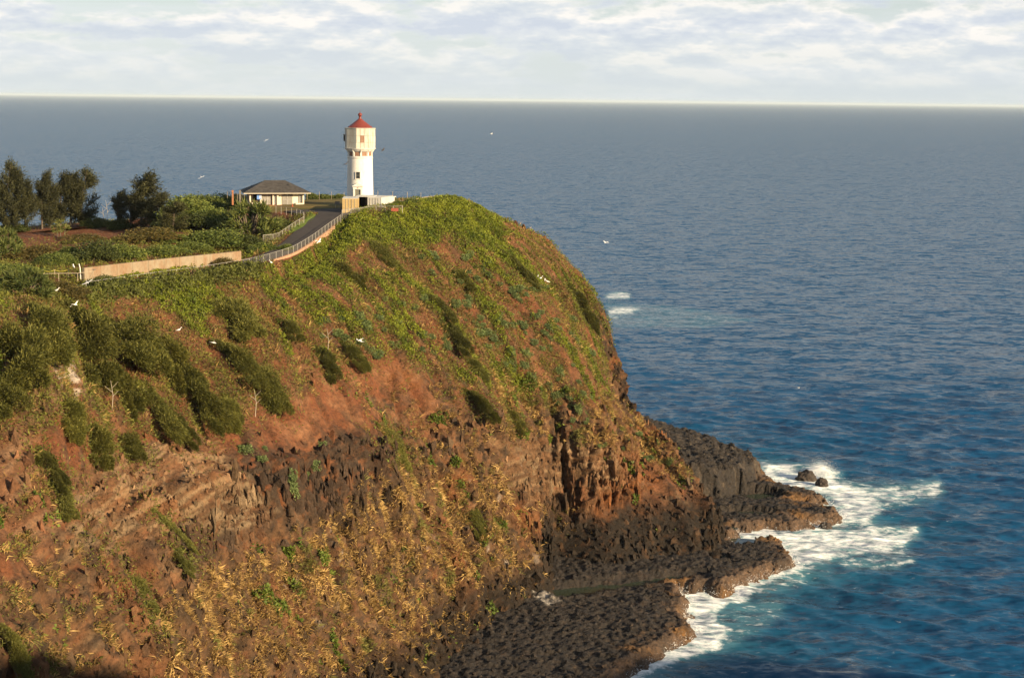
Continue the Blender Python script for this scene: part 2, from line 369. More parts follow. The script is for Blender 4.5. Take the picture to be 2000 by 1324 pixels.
scrub = np.maximum(scrub, 0.5*soft([(0,840),(60,900),(130,1020),(220,1200),(300,1330),(0,1330)], 30)*sstep(-0.05, 0.2, clump))
GR = [(430,1110),(560,1060),(700,980),(760,900),(860,900),(985,950),(1045,1140),(960,1200),(880,1290),(860,1330),(330,1330),(300,1200),(360,1150)]
GR2 = [(960,720),(1080,740),(1200,770),(1290,860),(1340,930),(1300,920),(1200,860),(1060,850),(980,860)]
GR3 = [(1010,990),(1120,990),(1150,1040),(1050,1090)]
GR4 = [(700,760),(860,740),(960,830),(985,960),(800,930)]
GR5 = [(0,860),(60,900),(130,1020),(220,1200),(300,1330),(0,1330)]
grass = np.maximum.reduce([soft(GR, 34)*(0.35+0.65*sstep(-0.25, 0.15, clump)), soft(GR2, 22)*sstep(-0.3, 0.15, clump), 0.8*soft(GR3, 22)*sstep(-0.05, 0.2, clump), 0.6*soft(GR4, 30)*sstep(-0.15, 0.2, clump), 0.6*soft(GR5, 30)*sstep(-0.1, 0.2, clump), (0.22+0.12*bare)*upper*(1-bright), 0.5*soft([(1280,850),(1355,930),(1330,940),(1260,870)], 8)])
grass = grass*(1-0.8*sstep(0.3, 0.8, lv))
weed = sstep(0.30, 0.42, fbm(np.stack([U2/3.0, W2/5.0, 0*U2+2.2], 1), 3, 161))*np.clip(soft(GR, 40)+soft(GR2, 30)+0.6*soft(GR4, 30)+0.6*soft([(1150,860),(1330,920),(1300,1020),(1200,1000)], 30)+0.7*soft(GR5, 30), 0, 1)
for q in (bright, scrub, grass, weed): q *= onland
C = mixv(C, np.array([0.045, 0.052, 0.016]), bright*0.85)
C = mixv(C, np.array([0.066, 0.052, 0.022]), np.clip(scrub, 0, 1)*0.5)
C = mixv(C, np.array([0.066, 0.042, 0.022]), grass*0.55)  # darker among the dry tufts: dark soil, plus shadow of the gaps painted in
C = np.clip(C, 0.01, 0.9)
def ground_material():
    m, nt, b = new_mat('cliff_ground', 0.95, 0.15)
    at = N(nt, 'ShaderNodeAttribute', attribute_name='Col')
    n = noise_node(nt, 2.2, 8, 0.68); n2 = noise_node(nt, 7.0, 4, 0.6)
    r = ramp(nt, n.outputs[0], [(0.30, (0.50,)*3), (0.50, (1.0,)*3), (0.72, (1.42, 1.36, 1.28))])
    c = mixc(nt, 1.0, at.outputs['Color'], r.outputs[0], 'MULTIPLY')
    nt.links.new(c, b.inputs['Base Color'])
    bp = N(nt, 'ShaderNodeBump'); bp.inputs['Strength'].default_value = 0.9; bp.inputs['Distance'].default_value = 0.35
    ad = N(nt, 'ShaderNodeMath', operation='MULTIPLY_ADD'); nt.links.new(n2.outputs[0], ad.inputs[0]); ad.inputs[1].default_value = 0.35; nt.links.new(n.outputs[0], ad.inputs[2])
    nt.links.new(ad.outputs[0], bp.inputs['Height']); nt.links.new(bp.outputs[0], b.inputs['Normal'])
    return m
MGROUND = ground_material()
TF = grid_faces(NU, NV)
if not FLIP: TF = TF[:, ::-1]
land = mesh_np('headland_terrain', V1, TF, MGROUND, cols=C)
tag(land, 'red brown volcanic headland falling in cliffs to the sea', kind='structure')

# ================================================================== LAVA SHELF
WE = [(1150,1400),(1224,1320),(1300,1272),(1360,1236),(1334,1204),(1350,1184),(1318,1150),(1376,1152),(1408,1160),(1456,1136),(1512,1116),(1558,1102),(1532,1080),(1534,1068),(1496,1060),(1462,1068),(1424,1060),(1442,1048),(1432,1038),(1500,1030),(1548,1034),(1600,1028),(1548,1020),(1600,1020),(1644,1016),(1638,1002),(1592,993),(1548,986),(1618,982),(1592,968),(1540,960),(1506,940)]
shore = [tuple(PZ(a, b, 0.6)[:2]) for a, b in WE]
SHELF = [(-14, 150), (18, 150)] + shore + [(50, 316), (46, 326), (34, 336), (20, 338), (2, 300), (-8, 250), (-18, 205)]
SHELF = np.array(SHELF)
POOL = [tuple(PZ(a, b, 1.2)[:2]) for a, b in [(1040,1150),(1120,1144),(1240,1130),(1340,1120),(1385,1122),(1290,1138),(1205,1155),(1140,1166),(1090,1170)]]
PUD = [((1482, 971), 3.2, 1.0, 1.1), ((1462, 1004), 3.6, 0.8, 1.0), ((1448, 1061), 2.6, 1.1, 0.9), ((1404, 1089), 1.3, .8, 1.3), ((1412, 1030), 1.6, .6, 1.3), ((1350, 1062), 0.8, .4, 2.2)]
gx = np.arange(-16, 64, 0.28); gy = np.arange(176, 342, 0.30)
GX, GY = np.meshgrid(gx, gy, indexing='ij'); gp = np.stack([GX.ravel(), GY.ravel(), 0*GX.ravel()], 1)
sx = GX.ravel() + 1.5*fbm(gp/2.6, 5, 101, 0.65); sy = GY.ravel() + 2.2*fbm(gp/2.6+9, 5, 102, 0.65)
sd = sd_poly(sx, sy, SHELF)
h = np.where(sd > 0, np.minimum(0.2+sd*1.1, 1.45+0.012*sd), 0.2+sd*0.9)
edge_c = np.clip(1-np.abs(sd)/6, 0, 1)
h += np.where(sd > 0.3, 1, 0.3)*(0.70*fbm(gp/2.4, 5, 105, 0.6, ridge=True) + 0.45*fbm(gp/7.0, 3, 108) + 0.55*fbm(gp/0.95, 3, 109, 0.65))
# raised lava block beyond the nose
BLOCK = [(20, 296), (30, 287), (38, 288), (44, 295), (48, 306), (49.5, 314), (44, 322), (34, 330), (22, 334), (14, 320)]
bsd = sd_poly(sx, sy, BLOCK)
btop = np.clip(7.7-0.20*(GX.ravel()-28) + 1.2*fbm(gp/4.0, 5, 111, 0.6, ridge=True), 2.5, 8.7)
bh = np.minimum(1.2+np.maximum(bsd, 0)*(2.1+0.7*fbm(gp/3, 3, 114)) , btop) + 1.1*(fbm(gp/2.2, 5, 115, 0.62, ridge=True)-0.25)
h = np.where(bsd > 0, np.maximum(h, bh), h)
# ledges of the fingers
lt = 0.9*np.exp(-(((GX.ravel()-46)/7)**2+((GY.ravel()-296)/4)**2)) + 1.1*np.exp(-(((GX.ravel()-40)/6)**2+((GY.ravel()-262)/4)**2))
h += np.where(sd > 0.5, lt, 0)
psd = sd_poly(sx, sy, POOL); h = np.where(psd > -1.0, np.minimum(h, 1.25-psd*0.6), h)
for (a, b), rx, ry, pz in PUD:
    c = PZ(a, b, pz); q = np.hypot((sx-c[0])/rx, (sy-c[1])/(ry*2.2)); h = np.where(q < 1.5, np.minimum(h, pz-0.25+0.5*np.maximum(0, q-0.75)), h)
h = np.maximum(h, -2.5)
SV = np.stack([GX.ravel(), GY.ravel(), h], 1)
ln1 = fbm(gp/1.6, 4, 121); ln2 = fbm(gp/6, 3, 124)
spx, spy = proj(SV)
SCc = mixv(np.broadcast_to(lava*1.1, SV.shape), np.array([0.040, 0.027, 0.018]), sstep(0.0, 0.45, ln1))
wet = sstep(3.5, 0.4, sd + 2*ln1)
SCc = mixv(SCc, np.array([0.13, 0.078, 0.045]), wet*0.7*sstep(-0.4, 0.3, ln2+0.3))
SCc = mixv(SCc, np.array([0.15, 0.072, 0.018]), sstep(6.5, 2.5, sd+3*ln2)*sstep(0.05, 0.3, ln2)*0.75)
SCc = mixv(SCc, np.array([0.20, 0.16, 0.11]), sstep(0.1, 0.4, ln1)*(bsd > 0)*0.25)
peb = sd_poly(spx, spy, [(1040, 1152), (1060, 1150), (1095, 1172), (1070, 1180), (1045, 1165)])
SCc = mixv(SCc, np.array([0.42, 0.37, 0.31]), sstep(-4, 4, peb)*sstep(-0.3, 0.1, ln1))
def lava_material():
    m, nt, b = new_mat('lava_rock', 0.75, 0.35)
    at = N(nt, 'ShaderNodeAttribute', attribute_name='Col')
    n = noise_node(nt, 1.6, 8, 0.72)
    v = N(nt, 'ShaderNodeTexVoronoi'); v.inputs['Scale'].default_value = 1.5
    t = N(nt, 'ShaderNodeTexCoord'); nt.links.new(t.outputs['Object'], v.inputs['Vector'])
    c = mixc(nt, 1.0, at.outputs['Color'], ramp(nt, n.outputs[0], [(0.32, (0.45,)*3), (0.5, (1,)*3), (0.7, (1.7, 1.6, 1.5))]).outputs[0], 'MULTIPLY')
    nt.links.new(c, b.inputs['Base Color'])
    ad = N(nt, 'ShaderNodeMath', operation='MULTIPLY_ADD'); nt.links.new(v.outputs['Distance'], ad.inputs[0]); ad.inputs[1].default_value = -0.5; nt.links.new(n.outputs[0], ad.inputs[2])
    bp = N(nt, 'ShaderNodeBump'); bp.inputs['Strength'].default_value = 1.0; bp.inputs['Distance'].default_value = 0.6
    nt.links.new(ad.outputs[0], bp.inputs['Height']); nt.links.new(bp.outputs[0], b.inputs['Normal'])
    return m
MLAVA = lava_material()
SFc = grid_faces(len(gx), len(gy)); keep = (h[SFc].max(1) > -1.6); SFc = SFc[keep]
used = np.unique(SFc); remap = -np.ones(len(SV), int); remap[used] = np.arange(len(used))
shelf = mesh_np('lava_shelf', SV[used], remap[SFc], MLAVA, cols=np.clip(SCc, 0.01, 0.9)[used])
tag(shelf, 'black lava shelf along the foot of the cliff', kind='structure')

# ================================================================== SEA
def axis(lo, hi, step, g, far_lo, far_hi):
    a = list(np.arange(lo, hi, step)); s = step; x = hi
    while x < far_hi: a.append(x); s *= g; x += s
    a.append(far_hi); s = step; x = lo-step; pre = []
    while x > far_lo: pre.append(x); s *= g; x -= s
    pre.append(far_lo); return np.array(pre[::-1]+a)
sxa = axis(5, 100, 0.66, 1.07, -90000, 90000); sya = axis(190, 380, 0.72, 1.04, 60, 160000)
SX, SY = np.meshgrid(sxa, sya, indexing='ij'); stx = np.gradient(sxa); sty = np.gradient(sya)
stp = np.maximum(stx[:, None], sty[None, :]).ravel()
x, y = SX.ravel(), SY.ravel(); zz = np.zeros_like(x); dx = np.zeros_like(x); dy = np.zeros_like(x)
wr = np.random.default_rng(3)
for k in range(84):
    lam = 2.1*(6.0)**(wr.random()); th = R(248) + wr.normal(0, 0.45)
    if k < 3: lam = 22+14*wr.random(); th = R(225)+wr.normal(0, 0.2)
    amp = 0.0135*lam**0.80 if lam < 20 else 0.003*lam
    amp *= 0.42
    kx, ky = 2*math.pi/lam*math.cos(th), 2*math.pi/lam*math.sin(th); ph = wr.random()*6.283
    ok = sstep(0.42, 0.2, stp/lam)
    arg = kx*x+ky*y+ph; zz += ok*amp*np.cos(arg); s_ = -ok*amp*0.8*np.sin(arg); dx += s_*math.cos(th); dy += s_*math.sin(th)
wp = np.stack([x, y, 0*x], 1)
near = (stp < 3.0)
wob = np.zeros_like(x); wob[near] = fbm(wp[near]/9, 3, 131)
sdw = np.full_like(x, -99.0); m_ = (x > -30) & (x < 120) & (y > 150) & (y < 380)
sdw[m_] = sd_poly(x[m_], y[m_], SHELF)
dw = -sdw                                                     # metres off the shore
foam = np.zeros_like(x)
foam[m_] = np.exp(-np.maximum(dw[m_], 0)/2.6)*1.0
wx_, wy_ = proj(np.stack([x, y, 0*x], 1))
def fblob(poly, w, s):
    global foam
    mm = m_; f = np.zeros_like(x); f[mm] = sstep(-w, w*0.6, sd_poly(wx_[mm] + 14*perlin(wp[mm]/5, 141), wy_[mm] + 8*perlin(wp[mm]/5, 142), poly)); foam = np.maximum(foam, f*s)
fblob([(1440,1036),(1520,1036),(1640,1040),(1690,1035),(1780,1045),(1760,1075),(1640,1085),(1590,1104),(1555,1104),(1530,1075),(1460,1066)], 24, 0.98)
fblob([(1490,905),(1560,915),(1600,910),(1650,945),(1700,965),(1720,1000),(1690,1030),(1640,1020),(1640,990),(1600,960),(1540,955),(1500,935)], 20, 0.96)
fblob([(1640,945),(1760,950),(1830,945),(1840,965),(1740,985),(1680,975)], 18, 0.74)
fblob([(1690,1030),(1800,1030),(1790,1050),(1700,1060)], 16, 0.72)
fblob([(1600,1085),(1700,1090),(1790,1085),(1780,1105),(1650,1105)], 10, 0.5)
fblob([(1316,1150),(1376,1152),(1400,1165),(1460,1140),(1500,1150),(1420,1185),(1390,1215),(1425,1230),(1400,1262),(1330,1290),(1240,1324),(1200,1345),(1180,1324),(1300,1262),(1345,1236),(1330,1204)], 9, 0.95)
fblob([(1500,1120),(1560,1110),(1580,1140),(1530,1150),(1470,1150)], 10, 0.5)
fblob([(1400,1180),(1520,1170),(1530,1200),(1430,1260),(1330,1300)], 14, 0.33)
for poly, s in (([(1180,577),(1212,571),(1232,575),(1228,582),(1190,584)], 0.95), ([(1185,604),(1230,599),(1250,604),(1230,611),(1190,612)], 0.95), ([(1188,614),(1215,616),(1205,622),(1190,620)], 0.8), ([(1180,590),(1330,600),(1480,625),(1380,640),(1200,640)], 0.28)):
    mm = (y > 450) & (y < 900) & (x > 0) & (x < 160); f = np.zeros_like(x); f[mm] = sstep(-4, 3, sd_poly(wx_[mm], wy_[mm], poly)); foam = np.maximum(foam, f*s)
shall = np.zeros_like(x); shall[m_] = 0.5*np.exp(-np.maximum(dw[m_], 0)/14.0)
calm = 1-0.6*shall*(dw < 10)
zz = zz*calm + 0.35*foam*near*(0.6+wob) 
# the breaking wave by the offshore rocks
bc = PZ(1602, 915, 1.0); q = np.exp(-((x-bc[0]+0.25*(y-bc[1]))/2.6)**2-((y-bc[1])/3.2)**2); zz += 1.3*q*(0.9+0.9*wob); foam = np.maximum(foam, q*1.05)
seaV = np.stack([x+dx*calm, y+dy*calm, zz], 1)
SEA_A, SEA_B = 1.5, 1.5
def sea_material():
    m, nt, b = new_mat('sea_water', 0.14, 0.15); b.inputs['IOR'].default_value = 1.33
    at = N(nt, 'ShaderNodeAttribute', attribute_name='foam'); sh = N(nt, 'ShaderNodeAttribute', attribute_name='shallow')
    fn = noise_node(nt, 0.55, 10, 0.74, mscale=(0.8, 1.1, 1)); fw = noise_node(nt, 0.16, 5, 0.6)
    # foam lace: attribute + noise - threshold
    a1 = N(nt, 'ShaderNodeMath', operation='MULTIPLY_ADD'); nt.links.new(fn.outputs[0], a1.inputs[0]); a1.inputs[1].default_value = 3.4; a1.inputs[2].default_value = -2.15
    a2 = N(nt, 'ShaderNodeMath', operation='ADD'); nt.links.new(a1.outputs[0], a2.inputs[0]); nt.links.new(at.outputs['Fac'], a2.inputs[1])
    fm = ramp(nt, a2.outputs[0], [(0.0, (0,)*3), (0.30, (0.45,)*3), (0.75, (1,)*3)])
    # stray whitecaps
    wc = noise_node(nt, 0.09, 9, 0.72, mscale=(0.55, 1.5, 1))
    wcr = ramp(nt, wc.outputs[0], [(0.735, (0,)*3), (0.80, (0.55,)*3)])
    fac = N(nt, 'ShaderNodeMath', operation='MAXIMUM'); nt.links.new(fm.outputs[0], fac.inputs[0]); nt.links.new(wcr.outputs[0], fac.inputs[1])
    deep = mixc(nt, ramp(nt, fw.outputs[0], [(0.35, (0,)*3), (0.65, (1,)*3)]).outputs[0], (0.004, 0.047, 0.118), (0.006, 0.060, 0.146))
    aer = mixc(nt, sh.outputs['Fac'], deep, (0.014, 0.100, 0.112))
    milk = N(nt, 'ShaderNodeMath', operation='MULTIPLY'); nt.links.new(at.outputs['Fac'], milk.inputs[0]); milk.inputs[1].default_value = 0.75
    aer2 = mixc(nt, milk.outputs[0], aer, (0.16, 0.32, 0.33))
    c = mixc(nt, fac.outputs[0], aer2, (0.82, 0.82, 0.80)); nt.links.new(c, b.inputs['Base Color']); ccol_ = c
    geo = N(nt, 'ShaderNodeNewGeometry'); tot = None
    for sc_, det, rg, amp, ms in ((0.13, 9, 0.72, SEA_A, (0.75, 1.45, 1)), (0.6, 6, 0.7, SEA_B, (0.7, 1.35, 1))):
        t = N(nt, 'ShaderNodeTexCoord'); mp = N(nt, 'ShaderNodeMapping'); mp.inputs['Rotation'].default_value = (0, 0, R(-18)); mp.inputs['Scale'].default_value = ms
        nt.links.new(t.outputs['Object'], mp.inputs[0]); nz = N(nt, 'ShaderNodeTexNoise'); nz.inputs['Scale'].default_value = sc_; nz.inputs['Detail'].default_value = det; nz.inputs['Roughness'].default_value = rg
        nt.links.new(mp.outputs[0], nz.inputs['Vector'])
        v1 = N(nt, 'ShaderNodeVectorMath', operation='SUBTRACT'); nt.links.new(nz.outputs['Color'], v1.inputs[0]); v1.inputs[1].default_value = (0.5, 0.5, 0.5)
        v2 = N(nt, 'ShaderNodeVectorMath', operation='MULTIPLY'); nt.links.new(v1.outputs[0], v2.inputs[0]); v2.inputs[1].default_value = (amp, amp, 0)
        if tot is None: tot = v2.outputs[0]
        else:
            v3 = N(nt, 'ShaderNodeVectorMath', operation='ADD'); nt.links.new(tot, v3.inputs[0]); nt.links.new(v2.outputs[0], v3.inputs[1]); tot = v3.outputs[0]
    v4 = N(nt, 'ShaderNodeVectorMath', operation='ADD'); nt.links.new(tot, v4.inputs[0]); nt.links.new(geo.outputs['Normal'], v4.inputs[1])
    v5 = N(nt, 'ShaderNodeVectorMath', operation='NORMALIZE'); nt.links.new(v4.outputs[0], v5.inputs[0]); 
    df = N(nt, 'ShaderNodeBsdfDiffuse'); nt.links.new(ccol_, df.inputs['Color']); nt.links.new(v5.outputs[0], df.inputs['Normal'])
    gl = N(nt, 'ShaderNodeBsdfGlossy'); gl.inputs['Roughness'].default_value = 0.16; nt.links.new(v5.outputs[0], gl.inputs['Normal'])
    fr = N(nt, 'ShaderNodeFresnel'); fr.inputs['IOR'].default_value = 1.33; nt.links.new(v5.outputs[0], fr.inputs['Normal'])
    mp_ = N(nt, 'ShaderNodeMath', operation='MULTIPLY'); nt.links.new(fr.outputs[0], mp_.inputs[0]); mp_.inputs[1].default_value = 0.60
    mn = N(nt, 'ShaderNodeMath', operation='MINIMUM'); nt.links.new(mp_.outputs[0], mn.inputs[0]); mn.inputs[1].default_value = 0.52
    inv = N(nt, 'ShaderNodeMath', operation='SUBTRACT'); inv.inputs[0].default_value = 1.0; nt.links.new(fac.outputs[0], inv.inputs[1])
    ml = N(nt, 'ShaderNodeMath', operation='MULTIPLY'); nt.links.new(mn.outputs[0], ml.inputs[0]); nt.links.new(inv.outputs[0], ml.inputs[1])
    ms_ = N(nt, 'ShaderNodeMixShader'); nt.links.new(ml.outputs[0], ms_.inputs[0]); nt.links.new(df.outputs[0], ms_.inputs[1]); nt.links.new(gl.outputs[0], ms_.inputs[2])
    nt.links.new(ms_.outputs[0], nt.nodes['Material Output'].inputs[0]); nt.nodes.remove(b)
    return m
MSEA = sea_material()
sea = mesh_np('sea', seaV, grid_faces(len(sxa), len(sya)), MSEA, extra={'foam': np.clip(foam, 0, 1.1), 'shallow': shall})
tag(sea, 'deep blue ocean reaching to the horizon', kind='structure')

# ================================================================== placing helpers on the terrain
_vis = (px1 > -200) & (px1 < 2200) & (py1 > -100) & (py1 < 1500) & (vi < VROW[8]) & (U2 <= UU[sum(ucnt[:11])])
_ids = np.nonzero(_vis)[0]
def hit(px, py, rad=5.0):
    """index of the headland vertex seen at that point of the photograph"""
    for r in (rad, rad*2, rad*4, rad*10):
        d2 = (px1[_ids]-px)**2 + (py1[_ids]-py)**2
        c = _ids[d2 < r*r]
        if len(c): break
    c = c[V1[c, 1] < V1[c, 1].min()+6]
    return c[np.argmin((px1[c]-px)**2+(py1[c]-py)**2)]
def frame_at(i):
    iu, iv = divmod(int(i), NV)
    a, b = max(iv-6, 0), min(iv+6, NV-1)
    t = TERR[iu, b]-TERR[iu, a]; t = t/np.linalg.norm(t)
    n = NR2[max(iu-3, 0):iu+4, max(iv-3, 0):iv+4].mean((0, 1)); n /= np.linalg.norm(n)
    return V1[i], n, t
def gz(x, y):
    c = np.nonzero((vi < VROW[3]) & (np.abs(V1[:, 0]-x) < 1.6) & (np.abs(V1[:, 1]-y) < 1.6))[0]
    if not len(c): return 53.6
    d2 = (V1[c, 0]-x)**2+(V1[c, 1]-y)**2; o = np.argsort(d2)[:4]; w_ = 1/(d2[o]+1e-3)
    return float((V1[c[o], 2]*w_).sum()/w_.sum())
def empty(name, loc=(0, 0, 0), rz=0.0):
    e = bpy.data.objects.new(name, None); e.empty_display_size = 0.3; COL.objects.link(e); e.location = loc; e.rotation_euler = (0, 0, rz); return e

# ---- small mesh builder: boxes, tubes, lathes, prisms
class MB:
    def __init__(s): s.v, s.f = [], []
    def add(s, v, f):
        o = len(s.v); s.v += [tuple(map(float, q)) for q in v]; s.f += [tuple(o+i for i in q) for q in f]; return s
    def box(s, x0, x1, y0, y1, z0, z1):
        v = [(x0,y0,z0),(x1,y0,z0),(x1,y1,z0),(x0,y1,z0),(x0,y0,z1),(x1,y0,z1),(x1,y1,z1),(x0,y1,z1)]
        return s.add(v, [(0,3,2,1),(4,5,6,7),(0,1,5,4),(1,2,6,5),(2,3,7,6),(3,0,4,7)])
    def tube(s, pts, r, n=6, taper=None):
        pts = [Vector(p) for p in pts]; rings = []
        for i, p in enumerate(pts):
            d = (pts[min(i+1, len(pts)-1)]-pts[max(i-1, 0)]).normalized()
            a = d.orthogonal().normalized() if abs(d.z) > .9 else d.cross(Vector((0, 0, 1))).normalized()
            b = d.cross(a); rr = r if taper is None else r*(1+(taper-1)*i/(len(pts)-1))
            rings.append([p+a*math.cos(2*math.pi*k/n)*rr+b*math.sin(2*math.pi*k/n)*rr for k in range(n)])
        v = [q for ring in rings for q in ring]; f = []
        for i in range(len(rings)-1):
            for k in range(n): f.append((i*n+k, i*n+(k+1) % n, (i+1)*n+(k+1) % n, (i+1)*n+k))
        f.append(tuple(range(n))[::-1]); f.append(tuple((len(rings)-1)*n+k for k in range(n)))
        return s.add(v, f)
    def lathe(s, prof, n=48, a0=0.0, cap=True):
        v = [(r*math.cos(a0+2*math.pi*k/n), r*math.sin(a0+2*math.pi*k/n), z) for r, z in prof for k in range(n)]; f = []
        for i in range(len(prof)-1):
            for k in range(n): f.append((i*n+k, i*n+(k+1) % n, (i+1)*n+(k+1) % n, (i+1)*n+k))
        if cap: f.append(tuple(range(n))[::-1]); f.append(tuple((len(prof)-1)*n+k for k in range(n)))
        return s.add(v, f)
    def prism(s, poly, axis_, a, b):
        """poly of 2D points extruded a..b along axis"""
        n = len(poly)
        def m(p, t): return {'y': (p[0], t, p[1]), 'x': (t, p[0], p[1]), 'z': (p[0], p[1], t)}[axis_]
        v = [m(p, a) for p in poly]+[m(p, b) for p in poly]
        f = [tuple(range(n)), tuple(range(2*n-1, n-1, -1))]+[(i, n+i, n+(i+1) % n, (i+1) % n) for i in range(n)]
        return s.add(v, f)
    def build(s, name, mat, parent=None, smooth=False, M=None):
        me = bpy.data.meshes.new(name)
        v = s.v if M is None else [tuple(M @ Vector(q)) for q in s.v]
        me.from_pydata(v, [], s.f)
        bm = bmesh.new(); bm.from_mesh(me); bmesh.ops.recalc_face_normals(bm, faces=bm.faces); bm.to_mesh(me); bm.free()
        if smooth: me.polygons.foreach_set('use_smooth', [True]*len(me.polygons)); me.set_sharp_from_angle(angle=R(38))
        me.materials.append(mat); o = bpy.data.objects.new(name, me); COL.objects.link(o)
        if parent: o.parent = parent
        return o

# ---- materials
def weathered(name, col, stain, amt=0.5, rough=0.75, scale=1.2, stretch=(1, 1, 0.25)):
    m, nt, b = new_mat(name, rough, 0.3)
    n = noise_node(nt, scale, 7, 0.65, mscale=stretch); n2 = noise_node(nt, scale*5, 4, 0.6)
    f = ramp(nt, n.outputs[0], [(0.45, (0,)*3), (0.72, (amt,)*3)])
    c = mixc(nt, f.outputs[0], col, stain)
    c = mixc(nt, 1.0, c, ramp(nt, n2.outputs[0], [(0.3, (0.85,)*3), (0.7, (1.1,)*3)]).outputs[0], 'MULTIPLY')
    nt.links.new(c, b.inputs['Base Color']); return m
M_WHITE = weathered('white_paint', (0.64, 0.61, 0.55), (0.42, 0.36, 0.28), 0.5)
M_PANEL = weathered('panel_cover', (0.47, 0.45, 0.38), (0.30, 0.22, 0.15), 0.75, scale=1.6)
M_SEAM = plain('panel_seam', (0.36, 0.20, 0.12), 0.8)
M_RUST = weathered('rust_board', (0.22, 0.115, 0.07), (0.34, 0.22, 0.15), 0.5)
M_RED = weathered('red_roof_paint', (0.185, 0.040, 0.029), (0.125, 0.028, 0.02), 0.6, 0.45)
M_GLASS = plain('dark_glass', (0.02, 0.022, 0.02), 0.15, 0.5)
M_DOOR = plain('grey_green_door', (0.16, 0.155, 0.12), 0.6)
M_TAN = weathered('tan_container_paint', (0.40, 0.29, 0.13), (0.28, 0.16, 0.08), 0.5)
M_CWHITE = weathered('white_container_paint', (0.52, 0.51, 0.47), (0.34, 0.28, 0.22), 0.4)
M_STEEL = plain('galvanised_steel', (0.38, 0.35, 0.30), 0.45, 0.5, metallic=0.3)
M_DBROWN = plain('dark_brown_steel', (0.075, 0.055, 0.042), 0.7)
M_CREAM = weathered('cream_wall', (0.62, 0.56, 0.44), (0.45, 0.36, 0.25), 0.3)
M_SHINGLE = plain('grey_shingle', (0.062, 0.056, 0.052), 0.9, 0.2, 0.35, 1.5)
M_GRILLE = plain('grey_grille', (0.22, 0.20, 0.165), 0.7)
M_BLOCK = plain('grey_breeze_block', (0.30, 0.29, 0.27), 0.85)
M_BRICK = plain('terracotta_paving', (0.36, 0.15, 0.07), 0.85)
M_PINK = weathered('pink_concrete', (0.38, 0.225, 0.14), (0.27, 0.14, 0.08), 0.6)
M_CONC = weathered('stained_concrete', (0.25, 0.20, 0.135), (0.20, 0.095, 0.04), 0.9, 0.85, 0.42, (1, 1, 0.45))
M_ASPH = plain('asphalt', (0.050, 0.041, 0.036), 0.9, 0.25, 0.2, 0.7)
M_PATH = plain('pale_path', (0.42, 0.30, 0.21), 0.9)
M_POST = plain('pale_wood_post', (0.30, 0.245, 0.17), 0.8)
M_YROPE = plain('yellow_rope', (0.50, 0.42, 0.07), 0.8)
M_ORANGE = plain('orange_netting', (0.28, 0.075, 0.045), 0.8)
M_SIGN = plain('grey_sign_board', (0.17, 0.145, 0.12), 0.7)
M_BLUE = plain('blue_banner', (0.12, 0.24, 0.55), 0.7)
M_TRUNK = plain('bark', (0.11, 0.085, 0.062), 0.95, 0.2, 0.35, 4.0)
M_DEAD = plain('bleached_wood', (0.38, 0.32, 0.25), 0.9)
def chain_mat():
    m, nt, b = new_mat('chain_link', 0.5, 0.4); b.inputs['Base Color'].default_value = (0.46, 0.43, 0.37, 1)
    out = nt.nodes['Material Output']; tr = N(nt, 'ShaderNodeBsdfTransparent'); mx = N(nt, 'ShaderNodeMixShader'); mx.inputs[0].default_value = 0.08
    nt.links.new(tr.outputs[0], mx.inputs[1]); nt.links.new(b.outputs[0], mx.inputs[2]); nt.links.new(mx.outputs[0], out.inputs[0]); return m
M_CHAIN = chain_mat()
def leaf_mat(name, tint=(1, 1, 1), var=0.25, trans=0.25):
    m, nt, b = new_mat(name, 0.65, 0.25)
    at = N(nt, 'ShaderNodeAttribute', attribute_name='Col'); oi = N(nt, 'ShaderNodeObjectInfo')
    r = ramp(nt, oi.outputs['Random'], [(0, [t*(1-var) for t in tint]), (0.5, tint), (1, [tint[0]*(1+var*1.2), tint[1]*(1+var), tint[2]*(1+var*0.6)])])
    c = mixc(nt, 1.0, at.outputs['Color'], r.outputs[0], 'MULTIPLY'); nt.links.new(c, b.inputs['Base Color'])
    tl = N(nt, 'ShaderNodeBsdfTranslucent'); nt.links.new(c, tl.inputs[0]); mx = N(nt, 'ShaderNodeMixShader'); mx.inputs[0].default_value = trans
    nt.links.new(b.outputs[0], mx.inputs[1]); nt.links.new(tl.outputs[0], mx.inputs[2]); nt.links.new(mx.outputs[0], nt.nodes['Material Output'].inputs[0]); return m
M_LEAF = leaf_mat('leaf', var=0.18)
M_LEAFS = leaf_mat('leaf_cover', var=0.0)
M_STRAW = leaf_mat('straw', var=0.0, trans=0.2)

# ================================================================== ROAD, LAWN, PLAZA
def ribbon(name, pts, hw, zoff, mat, label):
    pts = np.asarray(pts, float); t = np.concatenate([[0], np.cumsum(np.linalg.norm(np.diff(pts[:, :2], axis=0), axis=1))])
    s = np.arange(0, t[-1], 0.8); c = np.stack([np.interp(s, t, pts[:, k]) for k in range(3)], 1)
    for k in range(3):                                        # soften the corners
        for _ in range(6): c[1:-1, k] = (c[:-2, k]+2*c[1:-1, k]+c[2:, k])/4
    w_ = np.interp(s, t, hw); d = np.gradient(c[:, :2], axis=0); d /= np.linalg.norm(d, axis=1, keepdims=True)
    nn = np.stack([-d[:, 1], d[:, 0]], 1); rows = []
    for f in (-1, -0.5, 0, 0.5, 1):
        q = c.copy(); q[:, :2] += nn*(w_*f)[:, None]; q[:, 2] += zoff - 0.03*abs(f); rows.append(q)
    Vr = np.stack(rows, 1).reshape(-1, 3)
    o = mesh_np(name, Vr, grid_faces(len(c), 5), mat); return tag(o, label, kind='structure'), c, nn, w_
